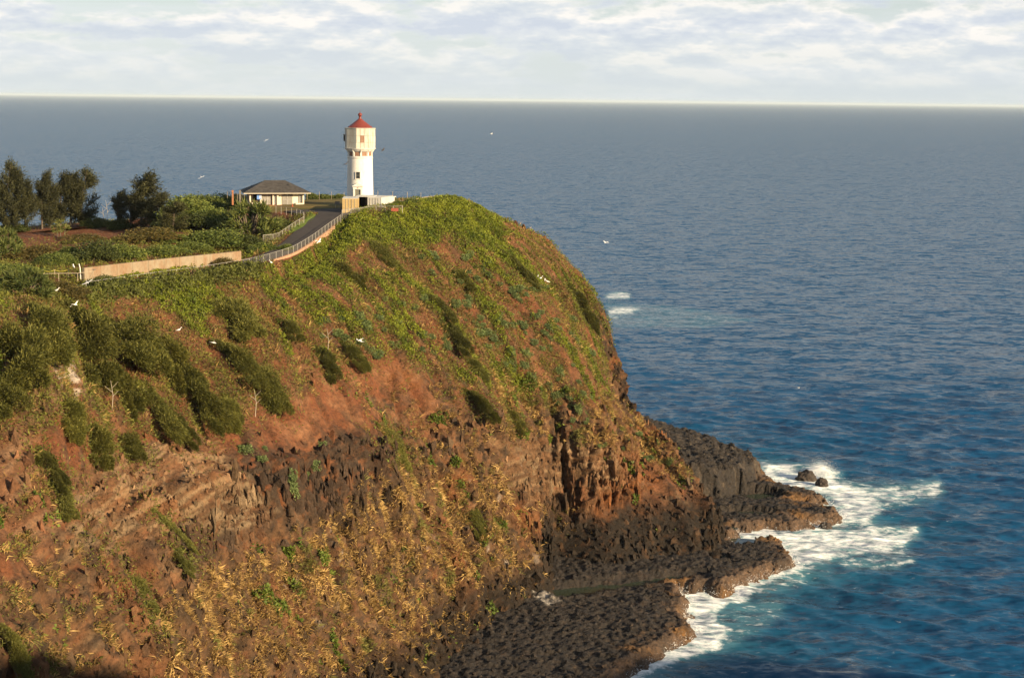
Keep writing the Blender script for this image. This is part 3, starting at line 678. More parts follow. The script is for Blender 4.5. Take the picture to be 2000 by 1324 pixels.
road, RC, RN, RW = ribbon('road', ROAD, [5.5, 4.5, 3.2, 2.5, 2.1, 2.0, 1.9, 1.8, 1.6, 1.6, 1.6, 1.6, 1.6, 1.6], 0.03, M_ASPH, 'dark asphalt lane bending down from the lighthouse')
def flat_poly(name, pts, mat, label):
    mb = MB(); n = len(pts); mb.add(pts, [tuple(range(n))]); o = mb.build(name, mat); return tag(o, label, kind='structure')
def drape(name, maskv, off, mat, cols, label):
    fm = TF[maskv[TF].all(1)]; us = np.unique(fm); rm = -np.ones(len(V1), int); rm[us] = np.arange(len(us))
    q = V1[us].copy(); q[:, 2] += off
    o = mesh_np(name, q, rm[fm], mat, cols=np.broadcast_to(cols, q.shape) if np.ndim(cols) == 1 else cols[us]); return tag(o, label, kind='structure')
def lawn_mat():
    m, nt, b = new_mat('lawn_grass', 0.95, 0.1); n = noise_node(nt, 0.35, 6, 0.65, mscale=(0.4, 1.6, 1)); n2 = noise_node(nt, 5, 4)
    c = mixc(nt, ramp(nt, n.outputs[0], [(0.35, (0,)*3), (0.62, (1,)*3)]).outputs[0], (0.085, 0.085, 0.022), (0.20, 0.135, 0.05))
    c = mixc(nt, 1.0, c, ramp(nt, n2.outputs[0], [(0.3, (0.75,)*3), (0.7, (1.2,)*3)]).outputs[0], 'MULTIPLY'); nt.links.new(c, b.inputs['Base Color']); return m
M_LAWN = lawn_mat(); M_LAWNG = plain('verge_grass', (0.11, 0.15, 0.03), 0.95, 0.1, 0.3, 2.0)
dl, _ = dist_line(V1[:, 0], V1[:, 1], ROAD)
lawnmask = (flat.ravel() > 0.55) & (vi < VROW[2]) & (V1[:, 1] > 293) & (dl > 3.0)
drape('lawn', lawnmask, 0.05, M_LAWN, np.array([0.1, 0.1, 0.03]), 'dry mown lawn between the hip roofed house and the lighthouse')
PLZ = [PZ(a, b, 53.2) for a, b in [(556, 407.5), (600, 407), (672, 407), (672, 413), (640, 415.5), (612, 416), (596, 413.5), (575, 410)]]
for q in PLZ: q[2] = gflat(q[0], q[1])+0.09
flat_poly('forecourt', PLZ, M_ASPH, 'dark asphalt forecourt beside the tan container')
VERGE_PX = [(566, 460), (590, 446), (612, 430), (617, 422), (610, 417), (598, 416), (596, 430), (580, 440), (568, 447)]

# ================================================================== LIGHTHOUSE
def lighthouse():
    b = P(703.5, 397, 300); root = empty('lighthouse', (b[0], b[1], b[2]))
    tag(root, 'white round lighthouse tower with panelled lantern and red roof', 'lighthouse')
    k = math.atan2(-b[1], -b[0])                              # angle that faces the viewer's side
    yaw = k + R(1)
    MB().lathe([(2.62, -0.6), (2.62, 0.25), (2.50, 0.32), (2.44, 0.4), (2.36, 4.0), (2.28, 8.2), (2.33, 8.25), (2.36, 8.42), (2.27, 8.46)], 56).build('tower_wall', M_WHITE, root, True)
    # watch room: wall behind, piers, boarded windows, flared brackets
    MB().lathe([(2.08, 8.44), (2.08, 9.62)], 48).build('watch_room_wall', M_WHITE, root, True)
    MB().lathe([(2.27, 8.44), (2.30, 8.62), (2.12, 8.62)], 48, cap=False).build('watch_room_sill', M_WHITE, root, True)
    MB().lathe([(2.12, 9.48), (2.32, 9.48), (2.55, 9.72), (2.86, 9.96), (2.90, 10.06), (2.2, 10.06)], 48, cap=False).build('cornice', M_WHITE, root, True)
    nw = 10
    for i in range(nw):
        a = k + R(-14) + 2*math.pi*i/nw
        Mx = Matrix.Rotation(a, 4, 'Z')
        MB().box(2.07, 2.13, -0.40, 0.40, 8.68, 9.42).build('boarded_window', M_RUST, root, M=Mx)
        Mp = Matrix.Rotation(a+math.pi/nw, 4, 'Z')
        MB().box(2.0, 2.30, -0.14, 0.14, 8.60, 9.50).build('pier', M_WHITE, root, M=Mp)
        MB().prism([(2.2, 9.3), (2.36, 9.3), (2.80, 9.93), (2.2, 9.93)], 'y', -0.07, 0.07).build('bracket', M_WHITE, root, M=Mp)
    # lantern cover: octagon of three panels by three rows on each face
    RO = 2.84; fa = k + R(8.5)
    ap = RO*math.cos(math.pi/8); half = RO*math.sin(math.pi/8)
    core = MB().lathe([(RO-0.06, 10.05), (RO-0.06, 13.60)], 8, fa+math.pi/8).build('lantern_frame', M_SEAM, root)
    rows = [(10.09, 11.10), (11.13, 12.36), (12.39, 13.58)]
    for i in range(8):
        Mx = Matrix.Rotation(fa + i*math.pi/4, 4, 'Z')
        for c in range(3):
            y0 = -half + c*2*half/3 + 0.028; y1 = y0 + 2*half/3 - 0.056
            for r_, (z0, z1) in enumerate(rows):
                brown = (i == 0 and c == 1 and r_ == 1)
                p = MB().box(ap-0.10, ap+0.015*((i*5+c*3+r_*7) % 3)+0.01, y0, y1, z0, z1).build('panel', M_RUST if brown else M_PANEL, core, M=Mx)
                if brown: p['label'] = 'rust brown panel of the lantern cover'
    MB().lathe([(RO+0.02, 10.0), (RO+0.07, 10.04), (RO+0.02, 10.09)], 8, fa+math.pi/8, cap=False).build('lantern_base_ring', M_WHITE, root)
    MB().lathe([(RO+0.03, 13.58), (RO+0.10, 13.62), (RO+0.10, 13.72), (2.1, 13.76)], 8, fa+math.pi/8, cap=False).build('lantern_cap', M_PANEL, root)
    rf = MB().lathe([(2.22, 13.70), (2.24, 13.82), (2.10, 13.96), (1.75, 14.24), (1.25, 14.62), (0.75, 15.00), (0.40, 15.28), (0.30, 15.36)], 40).build('roof', M_RED, root, True)
    MB().lathe([(0.30, 15.34), (0.24, 15.55), (0.22, 15.72), (0.30, 15.80), (0.24, 15.84)], 24).build('ventilator_neck', M_RED, rf, True)
    MB().lathe([(0.10, 15.80), (0.28, 15.88), (0.37, 16.03), (0.38, 16.12), (0.33, 16.28), (0.18, 16.42), (0.05, 16.47)], 24).build('ventilator_ball', M_RED, rf, True)
    MB().tube([(0, 0, 16.4), (0, 0, 16.98)], 0.03).build('lightning_rod', M_RED, rf)
    # knob-like eave ornaments
    for i in range(8):
        a = fa + math.pi/8 + i*math.pi/4
        MB().box(-0.07, 0.07, -0.07, 0.07, 13.80, 14.02).build('roof_knob', M_RED, rf, M=Matrix.Translation((2.16*math.cos(a), 2.16*math.sin(a), 0)))
    # window and doorway turned to the viewer's left of centre
    dw = k - R(9.5); Md = Matrix.Rotation(dw, 4, 'Z')
    w_ = MB().box(2.20, 2.375, -0.37, 0.37, 4.62, 5.80).build('window', M_GLASS, root, M=Md)
    for s_ in (-1, 1): MB().box(2.25, 2.43, s_*0.41-0.045, s_*0.41+0.045, 4.60, 5.84).build('window_frame', M_WHITE, w_, M=Md)
    MB().box(2.25, 2.46, -0.50, 0.50, 4.50, 4.60).build('window_sill', M_WHITE, w_, M=Md)
    MB().box(2.34, 2.40, -0.37, 0.37, 5.17, 5.23).build('window_bar', M_DOOR, w_, M=Md)
    dr_ = MB().box(2.2, 2.52, -0.52, 0.52, 0.0, 2.52).build('door', M_DOOR, root, M=Md)
    for s_ in (-1, 1): MB().box(2.2, 2.74, s_*0.68-0.15, s_*0.68+0.15, 0.0, 2.66).build('door_pilaster', M_WHITE, root, M=Md)
    en = MB().box(2.2, 2.76, -0.86, 0.86, 2.66, 3.16).build('entablature', M_WHITE, root, M=Md)
    MB().box(2.755, 2.80, -0.12, 0.12, 2.84, 3.0).build('plaque', M_SEAM, en, M=Md)
    MB().prism([(-1.02, 3.16), (1.02, 3.16), (1.02, 3.25), (0, 3.86), (-1.02, 3.25)], 'x', 2.2, 2.92).build('pediment', M_WHITE, root, M=Md)
    # camera bracket on the lantern's shaded edge
    a = k - R(95); q = Vector((RO*math.cos(a), RO*math.sin(a), 0))
    g = MB().box(-0.12, 0.12, -0.12, 0.12, 11.3, 12.45).build('equipment_box', M_DBROWN, root, M=Matrix.Translation(q*1.02))
    MB().tube([q*0.98+Vector((0, 0, 12.4)), q*1.10+Vector((0, 0, 12.55))], 0.09).build('lamp_arm', M_PANEL, g)
    return root
lighthouse()

# ================================================================== CONTAINERS AND SHEDS
def container(px, py, D, W, H, Dp, yaw, mat, label):
    b = P(px, py, D); b[2] = gflat(b[0], b[1])-0.02; root = empty('shipping_container', b, yaw); tag(root, label, 'container')
    bd = MB().box(-W/2+0.03, W/2-0.03, 0.03, Dp-0.03, 0.12, H-0.03).build('body', mat, root)
    n = int(Dp/0.28)
    for s_ in (-1, 1):
        mb = MB()
        for k in range(n):
            y0 = 0.15+k*(Dp-0.3)/n; mb.box(s_*(W/2-0.04)-0.035, s_*(W/2-0.04)+0.035, y0, y0+(Dp-0.3)/n*0.5, 0.2, H-0.15)
        mb.build('corrugated_side', mat, root)
    for (x0, z0) in ((-W/2, 0), (W/2-0.14, 0)): MB().box(x0, x0+0.14, -0.04, 0.12, 0, H).build('corner_post', mat, root)
    for z0 in (0.0, H-0.14): MB().box(-W/2+0.14, W/2-0.14, -0.02, 0.12, z0, z0+0.14).build('door_header', mat, root)
    for s_ in (-1, 1):
        d_ = MB().box(min(s_*0.02, s_*(W/2-0.15)), max(s_*0.02, s_*(W/2-0.15)), -0.015, 0.05, 0.15, H-0.15).build('door', mat, root)
        for z in (0.45, 1.05, 1.65, 2.2):
            if z < H-0.25: MB().box(min(s_*0.08, s_*(W/2-0.22)), max(s_*0.08, s_*(W/2-0.22)), -0.045, -0.017, z, z+0.10).build('door_rib', mat, d_)
        for xx in (0.28, 0.78): MB().tube([(s_*xx, -0.07, 0.12), (s_*xx, -0.07, H-0.1)], 0.03).build('lock_rod', M_STEEL, d_)
        MB().box(min(s_*0.3, s_*0.75), max(s_*0.3, s_*0.75), -0.11, -0.08, 1.0, 1.05).build('lock_handle', M_STEEL, d_)
    MB().box(-W/2-0.02, W/2+0.02, -0.03, Dp+0.02, H, H+0.05).build('roof', M_CWHITE, root)
    return root
container(684, 417.5, 288.5, 2.75, 2.72, 6.0, R(3), M_TAN, 'tan shipping container with its doors towards the road')
container(731.5, 412, 291.5, 2.62, 2.42, 6.0, R(-16), M_CWHITE, 'white shipping container with grey doors below the lighthouse')
def shed():
    b = P(706, 410, 293); b[2] = gflat(b[0], b[1]); root = empty('storage_shed', b, R(-2)); tag(root, 'dark brown open storage shed between the two containers', 'shed')
    MB().box(-0.95, -0.85, 0, 4, 0, 2.4).build('side_wall', M_DBROWN, root); MB().box(0.75, 0.85, 0, 4, 0, 2.4).build('side_wall', M_DBROWN, root)
    MB().box(-0.85, 0.75, 3.9, 4, 0, 2.4).build('back_wall', M_DBROWN, root)
    MB().box(-1.1, 2.3, -0.2, 4.2, 2.4, 2.48).build('roof', M_CWHITE, root)
    MB().box(0.85, 1.65, 0.9, 0.98, 0.8, 2.4).build('white_board', M_CWHITE, root)
    b = P(758, 403, 297.5); b[2] = 53.6; root = empty('utility_hut', b, R(-10)); tag(root, 'small white flat roofed hut beside the white container', 'hut')
    MB().box(-0.7, 0.7, 0, 2, 0, 1.55).build('wall', M_WHITE, root); MB().box(-0.95, 0.95, -0.2, 2.2, 1.55, 1.68).build('roof', M_WHITE, root); MB().box(-0.25, 0.3, -0.03, 0.02, 0.7, 1.2).build('window', M_DBROWN, root)
shed()

# ================================================================== HOUSE
def house():
    b = P(541, 395.8, 303.0); b[2] = 53.6+0.03*(b[0]+28); root = empty('hip_roofed_house', b, R(14)); tag(root, 'cream single storey house with grey shingled hip roof', 'house')
    W, Dp, H = 10.1, 7.0, 2.28; x0, x1 = -W/2, W/2
    MB().box(x0-0.3, x1+0.5, -1.3, Dp+0.3, -0.3, 0.08).build('terrace', M_BRICK, root)
    wl_ = MB().box(x0+2.2, x1, 0.55, Dp, 0, H).build('wall', M_CREAM, root)
    MB().box(x0, x0+2.2, 3.2, Dp, 0, H).build('porch_wall', M_CREAM, root)
    MB().box(x0+2.0, x0+2.2, 0.55, 3.2, 0, H).build('porch_side_wall', M_CREAM, root)
    # posts and wall pieces on the front line
    for xx, wd in ((x0, 0.26), (x0+1.95, 0.30), (x0+4.25, 0.2), (x0+5.05, 0.30), (x1-0.30, 0.30)):
        MB().box(xx, xx+wd, 0.0, 0.30, 0, H).build('post', M_CREAM, root)
    MB().box(x0, x0+0.25, Dp-0.3, Dp-0.05, 0, H).build('post', M_CREAM, root)
    for xx in (x0+2.33, x0+6.05):
        g = MB().box(xx, xx+1.92, 0.44, 0.54, 0.12, H-0.05).build('grille_door', M_GRILLE, root)
        for c in (0.9,): MB().box(xx+c, xx+c+0.14, 0.38, 0.44, 0.12, H-0.05).build('grille_stile', M_BLOCK, g)
        for z in (0.95, 1.2): MB().box(xx, xx+1.92, 0.40, 0.44, z, z+0.09).build('grille_rail', M_BLOCK, g)
        for c in np.arange(0.1, 1.9, 0.15): MB().box(xx+c, xx+c+0.025, 0.42, 0.45, 0.12, H-0.05).build('grille_bar', M_BLOCK, g)
    for xx in (x0+4.5, x1-0.95):
        MB().box(xx, xx+0.25, 0.42, 0.56, 0.1, H).build('screen_strip', M_BLOCK, root)
        for z in (0.25, 0.62, 0.99, 1.36, 1.73): MB().box(xx+0.27, xx+0.52, 0.30, 0.52, z, z+0.25).build('breeze_block', M_BLOCK, root)
    MB().box(x1-1.6, x1-0.3, -0.35, 0.30, 0.08, 0.42).build('planter', M_CREAM, root)
    MB().box(x0, x0+2.0, -0.1, 0.1, 0.0, 0.5).build('porch_parapet', M_CREAM, root)
    wn_ = MB().box(x0+1.0, x0+1.7, 3.12, 3.21, 0.7, 1.9).build('window', M_GLASS, root)
    MB().box(x0+0.95, x0+1.75, 3.08, 3.12, 0.62, 0.70).build('window_sill', M_CREAM, wn_)
    w2 = MB().box(x0-0.03, x0+0.02, 4.0, 5.6, 0.5, 1.95).build('side_window', M_GLASS, root)
    MB().box(x0-0.05, x0-0.02, 4.76, 4.84, 0.5, 1.95).build('window_mullion', M_CREAM, w2)
    # roof: hip with fascia, shingle courses as overlapping slabs
    e = 1.15; ze, zr = H+0.06, 4.32; ex0, ex1, ey0, ey1 = x0-e, x1+e, -e, Dp+e; rx0, rx1, ry = -2.05, 2.05, Dp/2
    MB().box(ex0, ex1, ey0, ey1, H-0.06, H+0.05).build('soffit', M_CREAM, root)
    rf = MB().add([(ex0, ey0, ze), (ex1, ey0, ze), (ex1, ey1, ze), (ex0, ey1, ze), (rx0, ry, zr), (rx1, ry, zr)], [(0, 1, 5, 4), (1, 2, 5), (2, 3, 4, 5), (3, 0, 4), (3, 2, 1, 0)]).build('roof', M_SHINGLE, root)
    nc = 9
    for k in range(nc):
        t0, t1 = k/nc, (k+1.12)/nc; t1 = min(t1, 1.0)
        L = lambda a, b_, t: a+(b_-a)*t
        def ringpt(t, dz): return [(L(ex0, rx0, t), L(ey0, ry, t), L(ze, zr, t)+dz), (L(ex1, rx1, t), L(ey0, ry, t), L(ze, zr, t)+dz), (L(ex1, rx1, t), L(ey1, ry, t), L(ze, zr, t)+dz), (L(ex0, rx0, t), L(ey1, ry, t), L(ze, zr, t)+dz)]
        A, B, A2 = ringpt(t0, 0.09), ringpt(t1, 0.03), ringpt(t0, 0.0)
        for q in range(4):
            j = (q+1) % 4
            MB().add([A[q], A[j], B[j], B[q], A2[q], A2[j]], [(0, 1, 2, 3), (4, 5, 1, 0)]).build('shingle_course', M_SHINGLE, rf)
    MB().tube([(rx0, ry, zr+0.07), (rx1, ry, zr+0.07)], 0.09).build('ridge_cap', M_SHINGLE, rf)
    # things on and by the porch
    mw = root.matrix_basis.copy(); mw = Matrix.Translation(b) @ Matrix.Rotation(R(14), 4, 'Z')
    bn = MB().box(-0.4, 0.4, -0.02, 0.02, 0, 0.95).build('banner', M_BLUE, None); bn.matrix_world = mw @ Matrix.Translation((x0+1.75, -0.06, 1.12)); tag(bn, 'blue and white banner hanging on the house porch', 'banner')
    MB().box(0.1, 0.25, -0.03, -0.021, 0.15, 0.8).build('white_stripe', M_WHITE, bn)
    t = empty('picnic_table', mw @ Vector((x0+0.95, 0.95, 0.08))); t.rotation_euler = (0, 0, R(14)); tag(t, 'brown wooden table standing on the house porch', 'table')
    MB().box(-0.6, 0.6, -0.4, 0.4, 0.68, 0.74).build('table_top', M_RUST, t)
    for sx_ in (-1, 1):
        for sy_ in (-1, 1): MB().box(sx_*0.5-0.04, sx_*0.5+0.04, sy_*0.3-0.04, sy_*0.3+0.04, 0, 0.68).build('leg', M_RUST, t)
    return mw, x0, x1
HM, hx0, hx1 = house()

# ================================================================== FENCES, WALLS, SIGNS
def resample(pts, step):
    pts = np.asarray(pts, float); t = np.concatenate([[0], np.cumsum(np.linalg.norm(np.diff(pts, axis=0), axis=1))])
    n = max(2, int(round(t[-1]/step))+1); s = np.linspace(0, t[-1], n); return np.stack([np.interp(s, t, pts[:, k]) for k in range(3)], 1)
def fence(name, pts, h, step, label, post_r=0.035, rail=True, chain=True, mat=None, lower=False):
    mat = mat or M_STEEL; q = resample(pts, step); o = q[0].copy(); root = empty(name, o); tag(root, label, 'fence'); L = q-o
    for p in L: MB().tube([(p[0], p[1], p[2]-0.3), (p[0], p[1], p[2]+h+0.02)], post_r, 6).build('post', mat, root)
    if rail: MB().tube([(p[0], p[1], p[2]+h) for p in L], post_r*0.85, 5).build('top_rail', mat, root)
    if lower: MB().tube([(p[0], p[1], p[2]+h*0.45) for p in L], post_r*0.7, 5).build('lower_rail', mat, root)
    if chain:
        for a, b in zip(L[:-1], L[1:]):
            MB().add([(a[0], a[1], a[2]+0.03), (b[0], b[1], b[2]+0.03), (b[0], b[1], b[2]+h), (a[0], a[1], a[2]+h)], [(0, 1, 2, 3)]).build('chain_link', M_CHAIN, root)
    return root
# the outer edge of the lane, on the cliff side
side = 1 if RN[len(RN)//2, 0] > 0 else -1
OE = RC.copy(); OE[:, :2] += side*RN*(RW+0.35)[:, None]
IE = RC.copy(); IE[:, :2] -= side*RN*(RW+0.3)[:, None]
opx, opy = proj(OE)
fo = OE[(opx < 668) & (opx > 468)]
fence('chain_link_fence', fo, 1.05, 1.9, 'long chain link fence on the cliff side of the lane')
fo2 = OE[(opx <= 466) & (opx > 165)]
fence('pipe_railing', fo2, 1.05, 2.8, 'thin pipe railing in front of the long concrete wall', 0.035, chain=False)
ipx, ipy = proj(IE)
inner = [PZ(a, b, z) for a, b, z in [(539, 414, 52.6), (566, 418, 52.5), (583, 421, 52.4), (594, 428, 52.0), (593.5, 437, 51.7), (580, 444, 51.2), (567, 453, 50.7), (541, 471, 49.7), (514, 473, 49.6)]]
fence('curved_fence', inner, 1.15, 1.7, 'chain link fence curving round the grass verge inside the bend')
def wall_run(name, pts, hb, ht, th, mat, label, step, cat='wall', pieces='wall_panel', jit=0.0):
    q = resample(pts, step); o = q[0].copy(); root = empty(name, o); tag(root, label, cat); L = q-o
    for a, b in zip(L[:-1], L[1:]):
        d_ = (b-a)[:2]; d_ = d_/np.linalg.norm(d_); n_ = np.array([-d_[1], d_[0]])*th/2; g = d_*0.025
        t_ = ht + jit*random.uniform(-1, 1)
        v = []
        for p, s_ in ((a, 1), (b, -1)):
            for sg in (-1, 1):
                for z in (-hb, t_): v.append((p[0]+g[0]*s_+sg*n_[0], p[1]+g[1]*s_+sg*n_[1], p[2]+z))
        MB().add(v, [(0, 1, 3, 2), (4, 6, 7, 5), (0, 4, 5, 1), (2, 3, 7, 6), (1, 5, 7, 3), (0, 2, 6, 4)]).build(pieces, mat, root)
    return root
ro = OE[(opx < 655) & (opx > 530)]
wall_run('retaining_wall', ro, 2.2, -0.02, 0.3, M_PINK, 'pink concrete retaining wall under the lane fence on the cliff side', 3.0)
ri = np.array([PZ(a, b, z) for a, b, z in [(567, 454, 50.6), (541, 472, 49.6), (512, 474, 49.5)]])
wall_run('low_wall', ri, 1.4, 0.05, 0.3, M_PINK, 'low pink concrete wall under the curved fence', 2.5)
lw = np.array([P(163, 543, 217.5), P(250, 534, 226), P(330, 525, 234), P(400, 517, 241), P(470, 512, 247.5)])
lw[:, 2] = [48.2, 48.1, 48.0, 47.9, 47.9]
zt = [P(163, 521, 217.5)[2], P(470, 493, 247.5)[2]]
wall_run('concrete_wall', lw, 1.0, float(np.mean(zt)-np.mean(lw[:, 2])), 0.35, M_CONC, 'long rust stained concrete retaining wall below the red mound', 3.4)
# left viewpoint: posts, rail, yellow rope
pl_ = np.array([P(77, 546, 212), P(115, 545, 213), P(150, 545, 214), P(182, 541, 216)])
fence('low_rail_fence', pl_, 0.75, 2.6, 'low pale rail fence at the end of the concrete wall', 0.05, chain=False, mat=M_POST)
rp = np.array([P(84, 543, 217), P(107, 543, 217), P(134, 542, 217)])
rt = empty('rope_barrier', rp[0]); tag(rt, 'yellow rope strung between thin pale posts', 'rope barrier'); Lr = rp-rp[0]
for p in Lr: MB().tube([(p[0], p[1], p[2]-0.3), (p[0], p[1], p[2]+1.15)], 0.05).build('post', M_POST, rt)
for a, b in zip(Lr[:-1], Lr[1:]):
    MB().tube([tuple(a+(b-a)*t+np.array([0, 0, 1.08-0.22*4*t*(1-t)])) for t in np.linspace(0, 1, 9)], 0.035, 5).build('rope', M_YROPE, rt)
pp = P(157.5, 541, 215.5); wp_ = MB().tube([(0, 0, -0.3), (-0.05, 0, 1.2), (-0.18, 0, 1.75)], 0.07, 8).build('white_post', M_WHITE, None); wp_.location = pp; tag(wp_, 'tall leaning white post at the wall end', 'post')
sg = P(184, 540, 213); sr = empty('viewpoint_sign', sg); tag(sr, 'small dark tilted panel on a leaning pole before the concrete wall', 'sign')
MB().tube([(-0.8, 0, -0.5), (0, 0, 0.9)], 0.04).build('pole', M_POST, sr); MB().box(-0.28, 0.28, -0.18, 0.18, 0.88, 0.95).build('panel', M_SIGN, sr)
# lawn sign on two posts
b = P(659, 405, 296); b[2] = gflat(b[0], b[1]); sr = empty('notice_board', b); tag(sr, 'grey notice board on two posts beside the tan container', 'sign')
MB().box(-0.42, 0.42, -0.04, 0.04, 0.65, 1.25).build('board', M_SIGN, sr)
for s_ in (-1, 1): MB().box(s_*0.32-0.04, s_*0.32+0.04, -0.03, 0.03, -0.2, 0.65).build('leg', M_POST, sr)
# orange cone, gate posts, low ramp rail
b = P(571, 400, 299.0); b[2] = gflat(b[0], b[1])+0.05
cn = empty('traffic_cone', b); tag(cn, 'small orange cone standing on the lawn before the house', 'cone')
MB().box(-0.2, 0.2, -0.2, 0.2, 0, 0.05).build('base', M_ORANGE, cn); MB().lathe([(0.16, 0.05), (0.05, 0.55)], 12).build('cone', M_ORANGE, cn, True)
for px_, lab in ((454.5, 'orange gate post above the shrubs beside the house'), (469, 'dark timber gate post beside the house')):
    b = P(px_, 390, 300); g_ = MB().box(-0.14, 0.14, -0.14, 0.14, -1.0, 1.6); g_.box(-0.17, 0.17, -0.17, 0.17, 1.6, 1.7); o = g_.build('gate_post', M_BRICK if px_ < 460 else M_SIGN, None); o.location = b; tag(o, lab, 'post')
fence('garden_fence', [P(444, 384, 299), P(452, 387, 298), P(462, 390, 297), P(478, 392, 296.5)], 1.0, 1.4, 'pale fence between the gate posts left of the house', mat=M_POST)
# back hedge fence beyond the lawn and the cliff top fence
fence('back_fence', [P(600, 388, 322), P(640, 388, 324), P(672, 389, 325)], 1.35, 2.9, 'thin wire fence before the hedge between house and lighthouse', 0.04, rail=False, chain=False, mat=M_POST)
fence('seaward_fence', [P(738, 389, 318), P(790, 391.5, 316), P(806, 392, 315), P(822, 393, 314)], 1.6, 3.2, 'tall wire fence against the sea right of the lighthouse', 0.045, rail=False, chain=False, mat=M_POST)
fence('cliff_top_fence', [P(800, 402, 296.5), P(818, 396.5, 299), P(834, 393.5, 301), P(850, 392.5, 302)], 0.85, 1.1, 'pale fence rising to the cliff top right of the containers', 0.05, mat=M_POST)
fence('container_fence', [P(668, 421, 284), P(690, 419, 285), P(720, 414.5, 287), P(750, 413, 287), P(770, 413.5, 286), P(786, 412.5, 286)], 0.95, 1.7, 'chain link fence in front of the two containers', 0.045)
nt_ = [P(764, 413.5, 285.7), P(778, 413, 285.7)]
on = empty('orange_net', nt_[0]); tag(on, 'orange plastic net stretched on the fence right of the containers', 'net')
dd = nt_[1]-nt_[0]; MB().box(0, np.linalg.norm(dd), -0.02, 0.02, 0.05, 0.62).build('net_sheet', M_ORANGE, on, M=Matrix.Rotation(math.atan2(dd[1], dd[0]), 4, 'Z'))
pth = [P(a, b, D) for a, b, D in ((760, 396, 309), (790, 394.5, 311), (812, 396, 305), (806, 397.5, 303), (786, 396.5, 307))]
for q in pth: q[2] = gflat(q[0], q[1])+0.06
flat_poly('path', pth, M_PATH, 'pale footpath behind the containers')
pth = [HM @ Vector(q) for q in ((hx1-0.3, -1.4, 0.13), (hx1+3.5, -1.2, 0.13), (hx1+3.5, 0.0, 0.13), (hx1-0.3, 0.0, 0.13))]
flat_poly('terrace_path', [tuple(q) for q in pth], M_PATH, 'pale paved path by the right end of the house')

# ================================================================== VEGETATION
def quads(c, ax, nr, ln, wd, bend=0.0):
    """leaf blades: base centre c, axis ax (unit), face normal nr, length, width -> V, F (quads)"""
    sd_ = np.cross(ax, nr); sd_ /= np.maximum(np.linalg.norm(sd_, axis=1, keepdims=True), 1e-6)
    w_ = (wd*0.5)[:, None]; l_ = ln[:, None]
    a = c - sd_*w_*0.5; b = c + sd_*w_*0.5; m1 = c + ax*l_*0.5 + sd_*w_; m0 = c + ax*l_*0.5 - sd_*w_
    tip = c + ax*l_ + nr*(bend*l_)
    n = len(c); V = np.stack([c, m1, tip, m0], 1).reshape(-1, 3)
    F = np.arange(n*4).reshape(-1, 4); return V, F
def rand_dirs(n, g=rng):
    v = g.normal(size=(n, 3)); return v/np.linalg.norm(v, axis=1, keepdims=True)
def nrmz(v): return v/np.maximum(np.linalg.norm(v, axis=1, keepdims=True), 1e-9)

